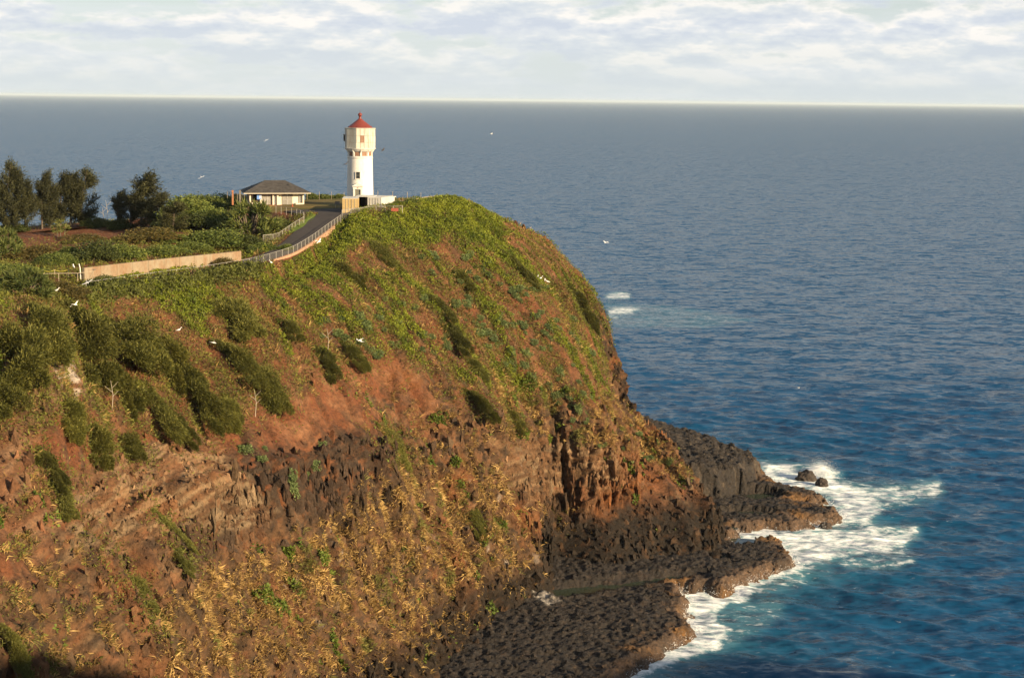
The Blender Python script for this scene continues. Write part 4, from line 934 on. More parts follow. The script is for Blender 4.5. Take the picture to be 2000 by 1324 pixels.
# ---- prototypes of single plants (unit size: about 1 m high / long), each foliage + stems
def foliage_proto(kind, seed):
    g = np.random.default_rng(seed); V = []; F = []; Cc = []; stems = MB()
    def put(v, f, c):
        o = sum(len(q) for q in V); V.append(v); F.append(f+o); Cc.append(np.repeat(c, 4, axis=0))
    if kind in ('ironwood_shrub', 'leafy_shrub', 'silver'):
        nl = {'ironwood_shrub': 18, 'leafy_shrub': 14, 'silver': 5}[kind]
        lob = []
        for k in range(nl):
            if kind == 'ironwood_shrub': p = np.array([g.uniform(-0.50, 0.50), g.uniform(-0.30, 0.30), g.uniform(0.10, 0.32)]); r = np.array([0.22, 0.20, 0.24])*g.uniform(0.7, 1.2)
            else: p = np.array([g.uniform(-0.36, 0.36), g.uniform(-0.36, 0.36), g.uniform(0.12, 0.42)]); r = np.array([0.24, 0.24, 0.22])*g.uniform(0.75, 1.25)
            q = math.hypot(p[0]/0.5, p[1]/(0.32 if kind == 'ironwood_shrub' else 0.5)); p[2] *= max(0.35, 1.15-0.75*q); r *= max(0.5, 1.1-0.5*q)
            lob.append((p, r*(0.8 if kind == 'ironwood_shrub' else 1), g.uniform(0.6, 1.3)))
        npl = {'ironwood_shrub': 900, 'leafy_shrub': 640, 'silver': 80}[kind]
        for p, r, br in lob:
            d = rand_dirs(npl, g); d[:, 2] = np.abs(d[:, 2])*0.95-0.12; d = nrmz(d)
            rad = g.uniform(0.35, 1.0, npl)**0.5*(1+0.16*np.abs(g.normal(size=npl)))
            c = p + d*r*rad[:, None]
            if kind == 'ironwood_shrub':
                ax = nrmz(d*0.7 + np.array([0.35, 0, 0.35]) + 0.45*g.normal(size=d.shape)); ln = g.uniform(0.032, 0.075, npl); wd = g.uniform(0.008, 0.015, npl)
                col = np.array([0.072, 0.078, 0.016]); alt = np.array([0.205, 0.190, 0.040])
            elif kind == 'leafy_shrub':
                ax = nrmz(rand_dirs(npl, g)+0.4*d); ln = g.uniform(0.030, 0.062, npl); wd = ln*g.uniform(0.45, 0.7, npl)
                col = np.array([0.062, 0.092, 0.018]); alt = np.array([0.15, 0.17, 0.034])
            else:
                ax = nrmz(rand_dirs(npl, g)+0.6*d); ln = g.uniform(0.12, 0.22, npl); wd = ln*g.uniform(0.35, 0.6, npl)
                col = np.array([0.085, 0.120, 0.036]); alt = np.array([0.165, 0.200, 0.072])
            nr = nrmz(np.cross(ax, rand_dirs(npl, g))); v, f = quads(c, ax, nr, ln, wd, 0.1)
            cc = col + (alt-col)*np.clip(g.uniform(0, 1, (npl, 1))*br, 0, 1); put(v, f, cc)
            stems.tube([(p[0]*0.25, p[1]*0.25, -0.12), (p[0]*0.7, p[1]*0.7, p[2]*0.5), tuple(p)], 0.018, 5, 0.4)
    elif kind == 'ironwood_tree':
        hgt = 1.0; lean = g.uniform(0.02, 0.10); tr = [(lean*t*t, 0.02*math.sin(5*t), t*hgt*0.96) for t in np.linspace(-0.05, 1, 9)]
        stems.tube(tr, 0.017, 7, 0.15)
        for k in range(26):
            t = g.uniform(0.04, 0.97)**0.9; a = g.uniform(0, 6.283); L = (0.30*(1-t)**0.65+0.05)*g.uniform(0.45, 1.35)*(0.8 if t < 0.15 else 1)
            b0 = np.array([lean*t*t, 0, t*0.94]); dr_ = np.array([math.cos(a), math.sin(a), g.uniform(0.6, 1.5)]); dr_ /= np.linalg.norm(dr_)
            b1 = b0 + dr_*L + np.array([0.03, 0, 0])
            stems.tube([tuple(b0), tuple((b0+b1)/2+np.array([0, 0, -0.01])), tuple(b1)], 0.0055, 4, 0.4)
            npl = int(330*(0.45+L*2.2)); s = g.uniform(0.05, 1.08, npl)**0.7
            c = b0 + (b1-b0)*s[:, None] + g.normal(size=(npl, 3))*np.array([0.020, 0.020, 0.034])*(0.45+s[:, None])
            ax = nrmz(dr_*0.5 + np.array([0.22, 0, 0.30]) + 0.6*g.normal(size=(npl, 3))); ln = g.uniform(0.030, 0.065, npl); wd = g.uniform(0.007, 0.013, npl)
            nr = nrmz(np.cross(ax, rand_dirs(npl, g))); v, f = quads(c, ax, nr, ln, wd, 0.1)
            col = np.array([0.028, 0.031, 0.014]); alt = np.array([0.085, 0.083, 0.030]); put(v, f, col+(alt-col)*g.uniform(0, 1, (npl, 1))*g.uniform(0.5, 1.1))
    elif kind == 'pandanus':
        for k in range(46):
            d = rand_dirs(1, g)[0]; d[2] = abs(d[2])*0.9+0.05; p = d*np.array([0.42, 0.42, 0.46])*g.uniform(0.75, 1.05)
            stems.tube([(p[0]*0.1, p[1]*0.1, -0.1), tuple(p*0.6), tuple(p)], 0.016, 5, 0.6)
            npl = 90; ax = nrmz(rand_dirs(npl, g)+d*0.9+np.array([0, 0, 0.2])); c = np.repeat(p[None], npl, 0)+0.02*g.normal(size=(npl, 3)); ln = g.uniform(0.08, 0.16, npl); wd = g.uniform(0.012, 0.022, npl)
            nr = nrmz(np.cross(ax, rand_dirs(npl, g))); v, f = quads(c, ax, nr, ln, wd, -0.25)
            col = np.array([0.050, 0.078, 0.020]); alt = np.array([0.15, 0.16, 0.038]); put(v, f, col+(alt-col)*g.uniform(0, 1, (npl, 1)))
    elif kind == 'fan_palm':
        for q in ((0, 0, 0.75), (0.24, 0.05, 0.42), (-0.15, 0.1, 0.5)):
            p = np.array(q); stems.tube([(q[0]*0.8, q[1], -0.1), q], 0.035, 6, 0.8)
            for k in range(16):
                d = rand_dirs(1, g)[0]; d[2] = d[2]*0.7+0.25; d /= np.linalg.norm(d); e = p+d*0.20; npl = 12
                ax = nrmz(d+0.55*g.normal(size=(npl, 3))); nr = nrmz(np.cross(ax, rand_dirs(npl, g))); v, f = quads(np.repeat(e[None], npl, 0), ax, nr, g.uniform(0.14, 0.24, npl), np.full(npl, 0.03), -0.2)
                put(v, f, np.array([0.12, 0.13, 0.03])+g.uniform(0, 0.12, (npl, 1))*np.array([1, 0.9, 0.3]))
    return np.concatenate(V), np.concatenate(F), np.concatenate(Cc), stems
PROTO = {}
def make_proto(kind, seed, tint=1.0):
    V, F, Cc, st = foliage_proto(kind, seed)
    f = mesh_np('foliage', V, F, M_LEAF, cols=np.clip(Cc*tint, 0, 1)); s = st.build('stem', M_TRUNK)
    f_me, s_me = f.data, s.data; bpy.data.objects.remove(f); bpy.data.objects.remove(s)
    PROTO.setdefault(kind, []).append((f_me, s_me))
for k in range(6): make_proto('ironwood_shrub', 10+k, [1.05, 0.9, 1.2, 1.0, 1.1, 0.85][k])
for k in range(4): make_proto('leafy_shrub', 30+k)
PROTO['dark_shrub'] = []; PROTO['dry_shrub'] = []
for k in range(3):
    V, F, Cc, st = foliage_proto('leafy_shrub', 50+k); s = st.build('stem', M_TRUNK); sm = s.data; bpy.data.objects.remove(s)
    for key, t in (('dark_shrub', np.array([0.62, 0.60, 0.72])), ('dry_shrub', np.array([1.05, 0.66, 0.85]))):
        o = mesh_np('foliage', V, F, M_LEAF, cols=Cc*t); PROTO[key].append((o.data, sm)); bpy.data.objects.remove(o)
for k in range(3): make_proto('silver', 70+k)
for k in range(4): make_proto('ironwood_tree', 90+k)
for k in range(2): make_proto('pandanus', 110+k)
make_proto('fan_palm', 120)
def plant(name, kind, var, loc, rot, scale, label, cat, group=None, fname='foliage', sname='stem'):
    e = bpy.data.objects.new(name, None); e.empty_display_size = 0.3; COL.objects.link(e)
    e.matrix_world = Matrix.Translation(loc) @ rot.to_4x4() @ Matrix.Diagonal((*scale, 1))
    tag(e, label, cat, group); fm, sm = PROTO[kind][var % len(PROTO[kind])]
    for nm, me in ((fname, fm), (sname, sm)):
        o = bpy.data.objects.new(nm, me); COL.objects.link(o); o.parent = e
    return e
def rot_slope(n, t, up=0.5):
    z = np.array(n)*(1-up)+np.array([0, 0, 1.0])*up; z /= np.linalg.norm(z)
    x_ = np.array(t) - z*np.dot(t, z); x_ /= np.linalg.norm(x_); y_ = np.cross(z, x_)
    return Matrix((x_, y_, z)).transposed()
M_PER_PX = lambda D: D/F_PX

# ---- wind-swept shrubs on the slopes: px, py, length px, width px, label
SLOPE = [
 (40,690,190,150,'large olive shrub at the left edge above the pale rock outcrop'),
 (15,760,120,110,'olive shrub on the picture edge beside the pale rock outcrop'),
 (85,635,190,130,'broad yellowish shrub below the low rail fence'),
 (165,660,180,130,'wide feathery shrub just above the pale rock outcrop'),
 (255,665,170,120,'dense feathery shrub between the outcrop and the flying white bird'),
 (330,700,150,90,'dark feathery shrub left of the bare red slope'),
 (460,615,120,105,'round feathery shrub alone on the slope below the wall end'),
 (385,760,190,95,'long dark shrub at the top of the bare red gully'),
 (440,800,90,60,'dark shrub at the lower end of the red gully'),
 (465,705,130,70,'dark shrub at the top of the long leaning row'),
 (515,755,130,65,'dark shrub at the lower end of the leaning row'),
 (230,750,140,90,'shrub with a dead white stick beside it'),
 (300,790,170,80,'streamlined shrub lying along the ridge above the rock band'),
 (355,830,110,55,'tapered lower tip shrub on the ridge above the rock band'),
 (130,810,150,80,'slanting shrub under the pale rock outcrop'),
 (190,865,110,70,'slanting shrub in the gully left of the rock band'),
 (250,868,100,55,'small tapered shrub at the top corner of the rock band'),
 (90,905,110,60,'upright shrub at the head of the dark gully'),
 (115,965,110,60,'upright shrub hanging in the dark gully'),
 (640,705,100,55,'shrub casting a dark shadow on the red soil'),
 (690,690,90,50,'twin shrub beside the one casting a shadow'),
 (565,640,60,40,'small shrub on the slope left of the flying bird'),
 (740,490,100,50,'dark shrub high on the slope under the green cover'),
 (670,530,80,45,'dark shrub on the upper slope below the lane'),
 (860,600,90,45,'shrub at the top of the central rib'),
 (890,655,110,60,'dense shrub in the middle of the central rib'),
 (925,715,80,48,'lower shrub of the central rib'),
 (938,790,100,42,'trailing shrub hanging below the central rib'),
 (765,865,100,52,'lone dark shrub clinging to the cliff face'),
 (1000,812,60,38,'small upright shrub on the far cliff brow'),
 (335,1030,110,52,'shrub hanging on the shaded cliff'),
 (352,1085,80,40,'lower shrub hanging on the shaded cliff'),
 (205,1085,100,48,'shrub at the top of the deep shaded gully'),
 (255,1150,110,58,'shrub in the middle of the deep shaded gully'),
 (285,1210,100,46,'lowest shrub of the deep shaded gully'),
 (1130,590,110,44,'dark shrub near the outer edge of the headland'),
 (905,545,70,34,'low shrub among the silvery plants'),
 (1010,520,90,34,'low dark shrub under the bright green crest'),
 (930,1010,80,34,'green shrub on the grassy buttress'),
 (30,1275,110,60,'dark shrub in the bottom corner shade'),
]
for k, (a, b, L, Wd, lab) in enumerate(SLOPE):
    i = hit(a, b+0.18*Wd); p, n, t = frame_at(i); s = M_PER_PX(p[1])
    low = t.copy(); low[2] = t[2]
    jr = Matrix.Rotation(random.uniform(-0.22, 0.22), 3, 'Z')
    plant('windswept_shrub', 'ironwood_shrub', k, Vector(p - n*0.15), rot_slope(n, t, 0.25) @ jr, (L*s*1.22*random.uniform(0.85, 1.15), Wd*s*1.15*random.uniform(0.8, 1.15), Wd*s*1.1*random.uniform(0.75, 1.2)), lab, 'shrub', 'windswept shrubs on the slope')

# ---- small silvery plants: individuals
cnt = 0
silver_poly = [(820,500),(900,480),(1000,540),(1090,570),(1150,680),(1190,760),(1150,830),(1050,760),(960,700),(880,590)]
poly2 = [(560,560),(700,600),(820,560),(900,700),(700,720),(600,640)]
poly3 = [(480,880),(640,860),(620,980),(540,960)]
poly4 = [(1080,760),(1260,830),(1330,920),(1240,900),(1120,860)]
srng = np.random.default_rng(5)
def scatter_px(poly, n):
    poly = np.array(poly, float); lo, hi = poly.min(0), poly.max(0); out = []
    while len(out) < n:
        q = lo+(hi-lo)*srng.random(2)
        if in_poly(np.array([q[0]]), np.array([q[1]]), poly)[0]: out.append(q)
    return out
for poly, n_, where in ((silver_poly, 120, 'small silvery green plant on the upper right slope'), (poly2, 34, 'small silvery green plant on the middle slope'), (poly3, 10, 'small grey green plant on the dark cliff face'), (poly4, 30, 'small green plant on the grassy brow of the far cliff')):
    for q in scatter_px(poly, n_):
        i = hit(q[0], q[1]); p, n, t = frame_at(i); s_ = srng.uniform(0.8, 2.0)*(0.8 if poly is poly4 else 1)
        plant('silvery_plant', 'silver', cnt, Vector(p), rot_slope(n, t, 0.3), (s_*1.35, s_, s_*0.62), where, 'plant', where.replace('small', 'the').replace('plant', 'plants')); cnt += 1

# ---- shrubs of the plateau: px, base py, width px, height px, kind, label
PLAT = [
 (362,424,100,58,'leafy_shrub','big green shrub on the left flank of the knoll'),
 (405,412,110,50,'leafy_shrub','big green shrub crowning the knoll'),
 (440,402,80,38,'leafy_shrub','green shrub on the knoll towards the house'),
 (395,446,90,44,'dark_shrub','dark shrub at the foot of the knoll'),
 (345,446,80,40,'dark_shrub','dark shrub between the knoll and the dark trees'),
 (430,440,90,50,'leafy_shrub','green shrub left of the big screw pine'),
 (528,450,56,30,'dark_shrub','dark round shrub inside the curved fence'),
 (552,446,44,24,'dark_shrub','low dark shrub at the tip of the curved fence'),
 (420,478,120,44,'leafy_shrub','spreading green shrub below the screw pine'),
 (465,482,90,38,'dark_shrub','olive shrub above the end of the concrete wall'),
 (505,490,80,26,'leafy_shrub','bright low shrub beside the lane'),
 (372,490,80,24,'leafy_shrub','low bright shrub above the middle of the concrete wall'),
 (325,497,90,26,'leafy_shrub','low bright shrub below the two white blocks'),
 (240,506,100,46,'leafy_shrub','dense shrub above the left half of the wall'),
 (185,512,90,52,'dark_shrub','dense dark shrub above the left end of the wall'),
 (140,508,60,34,'leafy_shrub','yellowish shrub left of the wall end'),
 (112,520,80,34,'leafy_shrub','bright shrub behind the yellow rope'),
 (290,470,110,34,'dry_shrub','greyish shrub on the crest of the red mound'),
 (330,470,80,26,'leafy_shrub','green shrub on the right of the red mound'),
 (60,500,110,30,'dry_shrub','brown shrub low on the red mound'),
 (160,470,90,20,'dry_shrub','low brown shrub by the fan palm'),
 (28,540,110,42,'leafy_shrub','bright shrub behind the left screw pine'),
 (190,442,60,26,'dark_shrub','dark shrub under the ironwood trees'),
 (232,446,60,26,'dark_shrub','dark shrub left of the dark central trees'),
 (20,452,80,22,'dark_shrub','dark shrub at the foot of the leftmost tree'),
 (800,399,36,20,'leafy_shrub','round green shrub right of the small hut'),
 (780,400,30,18,'leafy_shrub','green shrub directly beside the small hut'),
 (567,396,14,6,'leafy_shrub','small green bush in front of the house door'),
 (560,488,30,16,'leafy_shrub','green shrub hanging over the pink retaining wall'),
 (440,520,60,22,'dry_shrub','brown shrub under the right end of the concrete wall'),
 (130,580,90,44,'dry_shrub','brown shrub below the low rail fence'),
 (210,560,70,30,'dark_shrub','dark shrub below the leaning pole'),
]
for k, (a, b, Wd, Ht, kind, lab) in enumerate(PLAT):
    i = hit(a, b); p = V1[i]; s = M_PER_PX(p[1]); th = random.uniform(0, 6.28)
    plant('round_shrub', kind, k, Vector((p[0], p[1], p[2]-0.15)), Matrix.Rotation(th, 3, 'Z'), (Wd*s*1.05, Wd*s*1.05, Ht*s*1.35), lab, 'shrub', 'shrubs of the headland top')
for k, (a, b, Wd, Ht, lab) in enumerate([(487,458,118,72,'big round screw pine below the house'), (42,572,120,62,'screw pine at the left edge by the rail fence'), (2,505,90,66,'screw pine cut by the left edge below the trees')]):
    i = hit(a, b); p = V1[i]; s = M_PER_PX(p[1]); plant('screw_pine', 'pandanus', k, Vector((p[0], p[1], p[2]-0.1)), Matrix.Rotation(k*1.3, 3, 'Z'), (Wd*s*1.05, Wd*s*1.05, Ht*s*1.75), lab, 'tree', None, 'crown', 'trunk')
i = hit(117, 466); p = V1[i]; s = M_PER_PX(p[1]); plant('fan_palm', 'fan_palm', 0, Vector(p), Matrix.Rotation(0.4, 3, 'Z'), (38*s, 38*s, 36*s), 'small fan palm on the red mound', 'palm', None, 'crown', 'trunk')
for k, (a, b, Ht, Wd, lab) in enumerate([(28,447,112,80,'ironwood tree between the tallest one and the thin one'), (138,443,98,80,'ironwood tree squeezed between two taller neighbours'), (100,444,84,70,'shorter ironwood tree in the middle of the left row'), (8,446,128,90,'tallest ironwood tree at the left edge'), (48,446,96,60,'thin ironwood tree next to the tallest one'), (82,444,104,74,'third ironwood tree from the left edge'), (118,443,106,80,'fourth ironwood tree from the left edge'), (156,442,104,86,'rightmost ironwood of the left row, with a rounded outline'),
      (276,446,104,110,'tall dark ironwood in the middle of the central clump'), (228,444,66,60,'short ironwood left of the central clump'), (306,446,70,80,'bushy ironwood right of the central clump'), (335,448,56,80,'low ironwood against the green knoll'), (255,446,70,70,'leaning ironwood in the central clump')]):
    i = hit(a, b); p = V1[i]; s = M_PER_PX(p[1]); w_ = Wd/Ht*2.0
    plant('ironwood_tree', 'ironwood_tree', k, Vector((p[0], p[1], p[2]-0.2)), Matrix.Rotation(random.uniform(-0.5, 0.5), 3, 'Z'), (Ht*s*w_*0.84, Ht*s*w_*0.84, Ht*s*1.08), lab, 'tree', 'ironwood trees on the headland', 'crown', 'trunk')
# bare sticks
for k, (a, b, Ht, lab) in enumerate([(207,436,44,'bare leafless sapling left of the central trees'), (200,436,30,'small bare sapling beside the leafless one'), (218,800,60,'dead white stick standing in the shrubs'), (498,812,54,'dead grey stick on the red slope edge'), (640,690,50,'bare twigs beside the shrub with the shadow')]):
    i = hit(a, b); p = V1[i]; s = M_PER_PX(p[1]); mb = MB(); Hh = Ht*s; mb.tube([(0, 0, -0.3), (0.05*Hh, 0, Hh*0.5), (-0.02*Hh, 0.02, Hh)], 0.055, 5, 0.35)
    for q in range(3): z = Hh*(0.45+0.15*q); sgn = (-1)**q; mb.tube([(0.03*Hh, 0, z), (sgn*0.22*Hh, 0.05, z+0.2*Hh)], 0.03, 4, 0.5)
    o = mb.build('dead_stick', M_DEAD); o.location = p; tag(o, lab, 'dead tree')

# ================================================================== GROWTH THAT NOBODY COULD COUNT
cell_e1 = TERR[1:, :-1]-TERR[:-1, :-1]; cell_e2 = TERR[:-1, 1:]-TERR[:-1, :-1]
CELL_A = np.linalg.norm(np.cross(cell_e1, cell_e2), axis=2)
ULIM = sum(ucnt[:11]); CELL_A[ULIM:] *= 0.3
def sample(dens, n, g):
    Dn = dens.reshape(NU, NV)[:-1, :-1]*CELL_A; cs = np.cumsum(Dn.ravel()); k = np.searchsorted(cs, g.random(n)*cs[-1])
    k = np.minimum(k, len(cs)-1); iu, iv = np.divmod(k, NV-1); a, b = g.random(n)[:, None], g.random(n)[:, None]
    p = (TERR[iu, iv]*(1-a)+TERR[iu+1, iv]*a)*(1-b)+(TERR[iu, iv+1]*(1-a)+TERR[iu+1, iv+1]*a)*b
    t = nrmz(TERR[iu, np.minimum(iv+3, NV-1)]-TERR[iu, np.maximum(iv-3, 0)])
    return p, NR2[iu, iv], t, float(cs[-1])
UPV = np.array([0, 0, 1.0])
def cover_leaves(name, dens, n, size, hmax, cols, label, seed, lump=1.5, asp=(0.45, 0.75), lean=0.0):
    g = np.random.default_rng(seed); p, nr, t, tot = sample(dens, n, g)
    lum = 0.5+0.9*fbm(p/lump, 2, seed); lum = np.clip(lum, 0, 1)
    c = p + nrmz(nr+0.8*UPV)*(hmax*lum*np.sqrt(g.random(n)))[:, None]
    ax = nrmz(rand_dirs(n, g)*0.9 + nr*0.45 + lean*t); fn = nrmz(np.cross(ax, rand_dirs(n, g)) + 0.3*nr)
    fn = nrmz(fn - ax*np.sum(ax*fn, 1, keepdims=True)); ln = g.uniform(size*0.6, size*1.3, n); wd = ln*g.uniform(*asp, n)
    V, F = quads(c, ax, fn, ln, wd, 0.1)
    big = 1.2*fbm(p/2.6, 3, seed+5); tone = np.clip(0.30+0.40*lum+0.75*big+0.16*g.random(n)-0.05, 0, 1)[:, None]
    cc = cols[0]*(1-tone)+cols[1]*tone
    br = (fbm(p/2.2, 3, seed+9)+0.10*g.normal(size=n) > (0.30 if name == 'slope_scrub' else 0.42))[:, None]; cc = np.where(br, cols[2]*(0.7+0.6*g.random((n, 1))), cc)
    o = mesh_np(name, V, F, M_LEAFS, cols=np.repeat(cc, 4, axis=0)); tag(o, label, kind='stuff'); return o
A_ = lambda *v: np.array(v)
cover_leaves('green_ground_cover', bright**1.3, 180000, 0.29, 0.95, (A_(0.048, 0.078, 0.008), A_(0.225, 0.245, 0.020), A_(0.15, 0.11, 0.035)), 'bright green leafy shrub cover on the crest of the headland', 201)
halo = np.zeros(len(V1))
for (a, b, L_, Wd, _l) in SLOPE:
    dxp, dyp = px1-a, py1-b; u_ = (dxp*0.7+dyp*0.7)/(L_*0.62); w2_ = (-dxp*0.7+dyp*0.7)/(Wd*0.62); halo = np.maximum(halo, np.exp(-(u_**2+w2_**2)**1.2))
cover_leaves('shrub_undergrowth', halo*onland*sstep(-0.25, 0.1, clump), 42000, 0.42, 1.3, (A_(0.058, 0.064, 0.013), A_(0.185, 0.175, 0.036), A_(0.11, 0.095, 0.03)), 'feathery olive undergrowth between the windswept shrubs', 261, 1.6, (0.14, 0.28), 0.5)
scrub = np.maximum(scrub, 0.95*halo*onland*sstep(-0.3, 0.15, clump))
cover_leaves('slope_scrub', scrub**1.2, 190000, 0.36, 0.8, (A_(0.044, 0.056, 0.010), A_(0.205, 0.200, 0.034), A_(0.165, 0.098, 0.046)), 'low olive and brown scrub streaking down the slope', 211, 1.2, (0.22, 0.45), 0.3)
cover_leaves('cliff_weeds', weed, 16000, 0.40, 0.5, (A_(0.060, 0.095, 0.014), A_(0.15, 0.19, 0.026), A_(0.12, 0.12, 0.04)), 'patches of green weeds among the dry grass of the cliff', 221)
def dry_grass(dens, n, seed):
    g = np.random.default_rng(seed); p, nr, t, tot = sample(dens, n, g); nb = 8
    s = (0.28+0.85*g.random(n)**1.8)*(0.9+0.7*np.clip(fbm(p/3, 3, seed), -0.6, 0.6))
    tone = np.clip(0.45+0.9*fbm(p/5, 4, seed+3)+0.22*g.normal(size=n), 0, 1)[:, None]
    base = A_(0.23, 0.138, 0.046)*(1-tone)+A_(0.56, 0.37, 0.13)*tone
    gr = (fbm(p/4.5, 3, seed+4) > 0.22)[:, None]; base = np.where(gr, A_(0.19, 0.175, 0.045), base)
    P_ = np.repeat(p, nb, 0); S_ = np.repeat(s, nb); N_ = np.repeat(nr, nb, 0); T_ = np.repeat(t, nb, 0); m = len(P_)
    ax = nrmz(N_*0.8 + UPV*0.35 + 0.5*g.normal(size=(m, 3))); fn = nrmz(np.cross(ax, rand_dirs(m, g))); sgn = np.sign(np.sum(fn*(T_-UPV), 1, keepdims=True)); fn = fn*np.where(sgn == 0, 1, sgn)
    V, F = quads(P_ + 0.13*S_[:, None]*g.normal(size=(m, 3)), ax, fn, S_*g.uniform(0.5, 1.05, m), S_*g.uniform(0.07, 0.15, m), 0.55)
    o = mesh_np('dry_grass', V, F, M_STRAW, cols=np.repeat(np.repeat(base, nb, 0)*(0.75+0.5*g.random((m, 1))), 4, axis=0)); tag(o, 'golden dry grass tufts clinging to the lower cliffs', kind='stuff')
gpatch = sstep(-0.22, 0.12, fbm(np.stack([U2/1.6, W2/3.2, 0*U2+4.4], 1), 3, 261))
dry_grass(grass**1.2*(0.06+0.94*gpatch), 36000, 231)
# hedge beyond the lawn
def hedge(name, a, b, w_, h_, label, n, seed):
    g = np.random.default_rng(seed); a, b = np.array(a), np.array(b); t = g.random(n); c = a+(b-a)*t[:, None]
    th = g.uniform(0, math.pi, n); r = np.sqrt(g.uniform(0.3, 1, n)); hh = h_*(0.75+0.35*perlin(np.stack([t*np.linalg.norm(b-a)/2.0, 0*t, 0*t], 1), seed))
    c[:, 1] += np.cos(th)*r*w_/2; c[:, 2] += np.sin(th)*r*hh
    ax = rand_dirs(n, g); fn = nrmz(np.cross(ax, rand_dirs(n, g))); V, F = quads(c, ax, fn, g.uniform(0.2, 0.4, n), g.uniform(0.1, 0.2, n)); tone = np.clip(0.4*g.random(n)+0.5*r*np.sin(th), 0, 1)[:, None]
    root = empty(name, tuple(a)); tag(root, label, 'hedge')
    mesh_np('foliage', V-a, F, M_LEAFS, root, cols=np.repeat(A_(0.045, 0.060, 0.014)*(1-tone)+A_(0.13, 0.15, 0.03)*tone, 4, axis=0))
    st = MB()
    for q in np.linspace(0, 1, 14): st.tube([tuple((b-a)*q+A_(0, 0, -0.5)), tuple((b-a)*q+A_(0, 0, h_*0.6))], 0.04, 5)
    st.build('stem', M_TRUNK, root)
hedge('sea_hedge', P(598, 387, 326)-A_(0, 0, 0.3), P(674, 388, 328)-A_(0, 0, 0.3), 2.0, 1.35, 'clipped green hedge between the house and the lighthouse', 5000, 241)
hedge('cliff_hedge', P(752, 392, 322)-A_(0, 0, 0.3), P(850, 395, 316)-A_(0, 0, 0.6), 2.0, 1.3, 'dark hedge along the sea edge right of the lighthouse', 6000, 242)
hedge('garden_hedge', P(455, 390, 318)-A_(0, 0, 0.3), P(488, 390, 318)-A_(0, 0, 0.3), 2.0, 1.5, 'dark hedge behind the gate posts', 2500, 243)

# ================================================================== ROCKS, POOLS, BIRDS
def rock(px, py, D_z, size, label, seed, squash=0.8):
    c = PZ(px, py, 0.0); g = np.random.default_rng(seed); bm = bmesh.new(); bmesh.ops.create_icosphere(bm, subdivisions=5, radius=1.0)
    v = np.array([q.co[:] for q in bm.verts]); f = np.array([[q.index for q in fc.verts] for fc in bm.faces]); bm.free()
    r = 1+0.45*fbm(v*1.3+seed*3, 4, seed, ridge=True)+0.15*fbm(v*4+seed, 3, seed+1)
    v = v*r[:, None]*np.array(size); o = mesh_np('sea_rock', v, f, MLAVA, cols=np.broadcast_to(A_(0.05, 0.038, 0.030), v.shape)); o.location = (c[0], c[1], 0.1); tag(o, label, 'rock', 'rocks in the surf'); return o
rock(1574, 938, 0, (1.6, 1.5, 1.5), 'pointed black rock standing in the white surf', 3)
rock(1605, 951, 0, (1.05, 1.0, 1.3), 'rounded black rock right of the pointed one', 5)
rock(1612, 1032, 0, (0.9, 0.9, 0.8), 'small rock off the tip of the lava fingers', 7)
def pool_mat():
    m, nt, b = new_mat('pool_water', 0.05, 0.5); b.inputs['IOR'].default_value = 1.33; b.inputs['Base Color'].default_value = (0.030, 0.040, 0.026, 1)
    n = noise_node(nt, 2.0, 3); bp = N(nt, 'ShaderNodeBump'); bp.inputs['Distance'].default_value = 0.03; nt.links.new(n.outputs[0], bp.inputs['Height']); nt.links.new(bp.outputs[0], b.inputs['Normal']); return m
M_POOL = pool_mat()
pc = np.array(POOL); ctr = pc.mean(0); flat_poly('tide_pool', [(ctr[0]+(q[0]-ctr[0])*1.12, ctr[1]+(q[1]-ctr[1])*1.2, 0.95) for q in pc], M_POOL, 'dark green tide pool at the cliff foot')
for k, ((a, b), rx, ry, pz) in enumerate(PUD):
    c = PZ(a, b, pz); flat_poly('puddle', [(c[0]+1.6*rx*math.cos(t), c[1]+3.2*ry*math.sin(t), pz-0.06) for t in np.linspace(0, 6.283, 25)[:-1]], M_POOL, 'still puddle on the lava shelf reflecting the sky')
for (a, b) in ((328, 487), (350, 484)):
    i = hit(a, b); p = V1[i]; o = MB().box(-0.26, 0.26, -0.12, 0.12, -0.1, 0.16).build('white_block', M_WHITE); o.location = (p[0], p[1], p[2]+0.25); o.rotation_euler = (0, R(-4), 0.1)
    tag(o, 'left one of two white blocks on the red bank' if a < 340 else 'right one of two white blocks on the red bank', 'block')
M_BIRDW = plain('white_feathers', (0.80, 0.78, 0.74), 0.8, var=0.05); M_BIRDD = plain('dark_feathers', (0.06, 0.05, 0.045), 0.8)
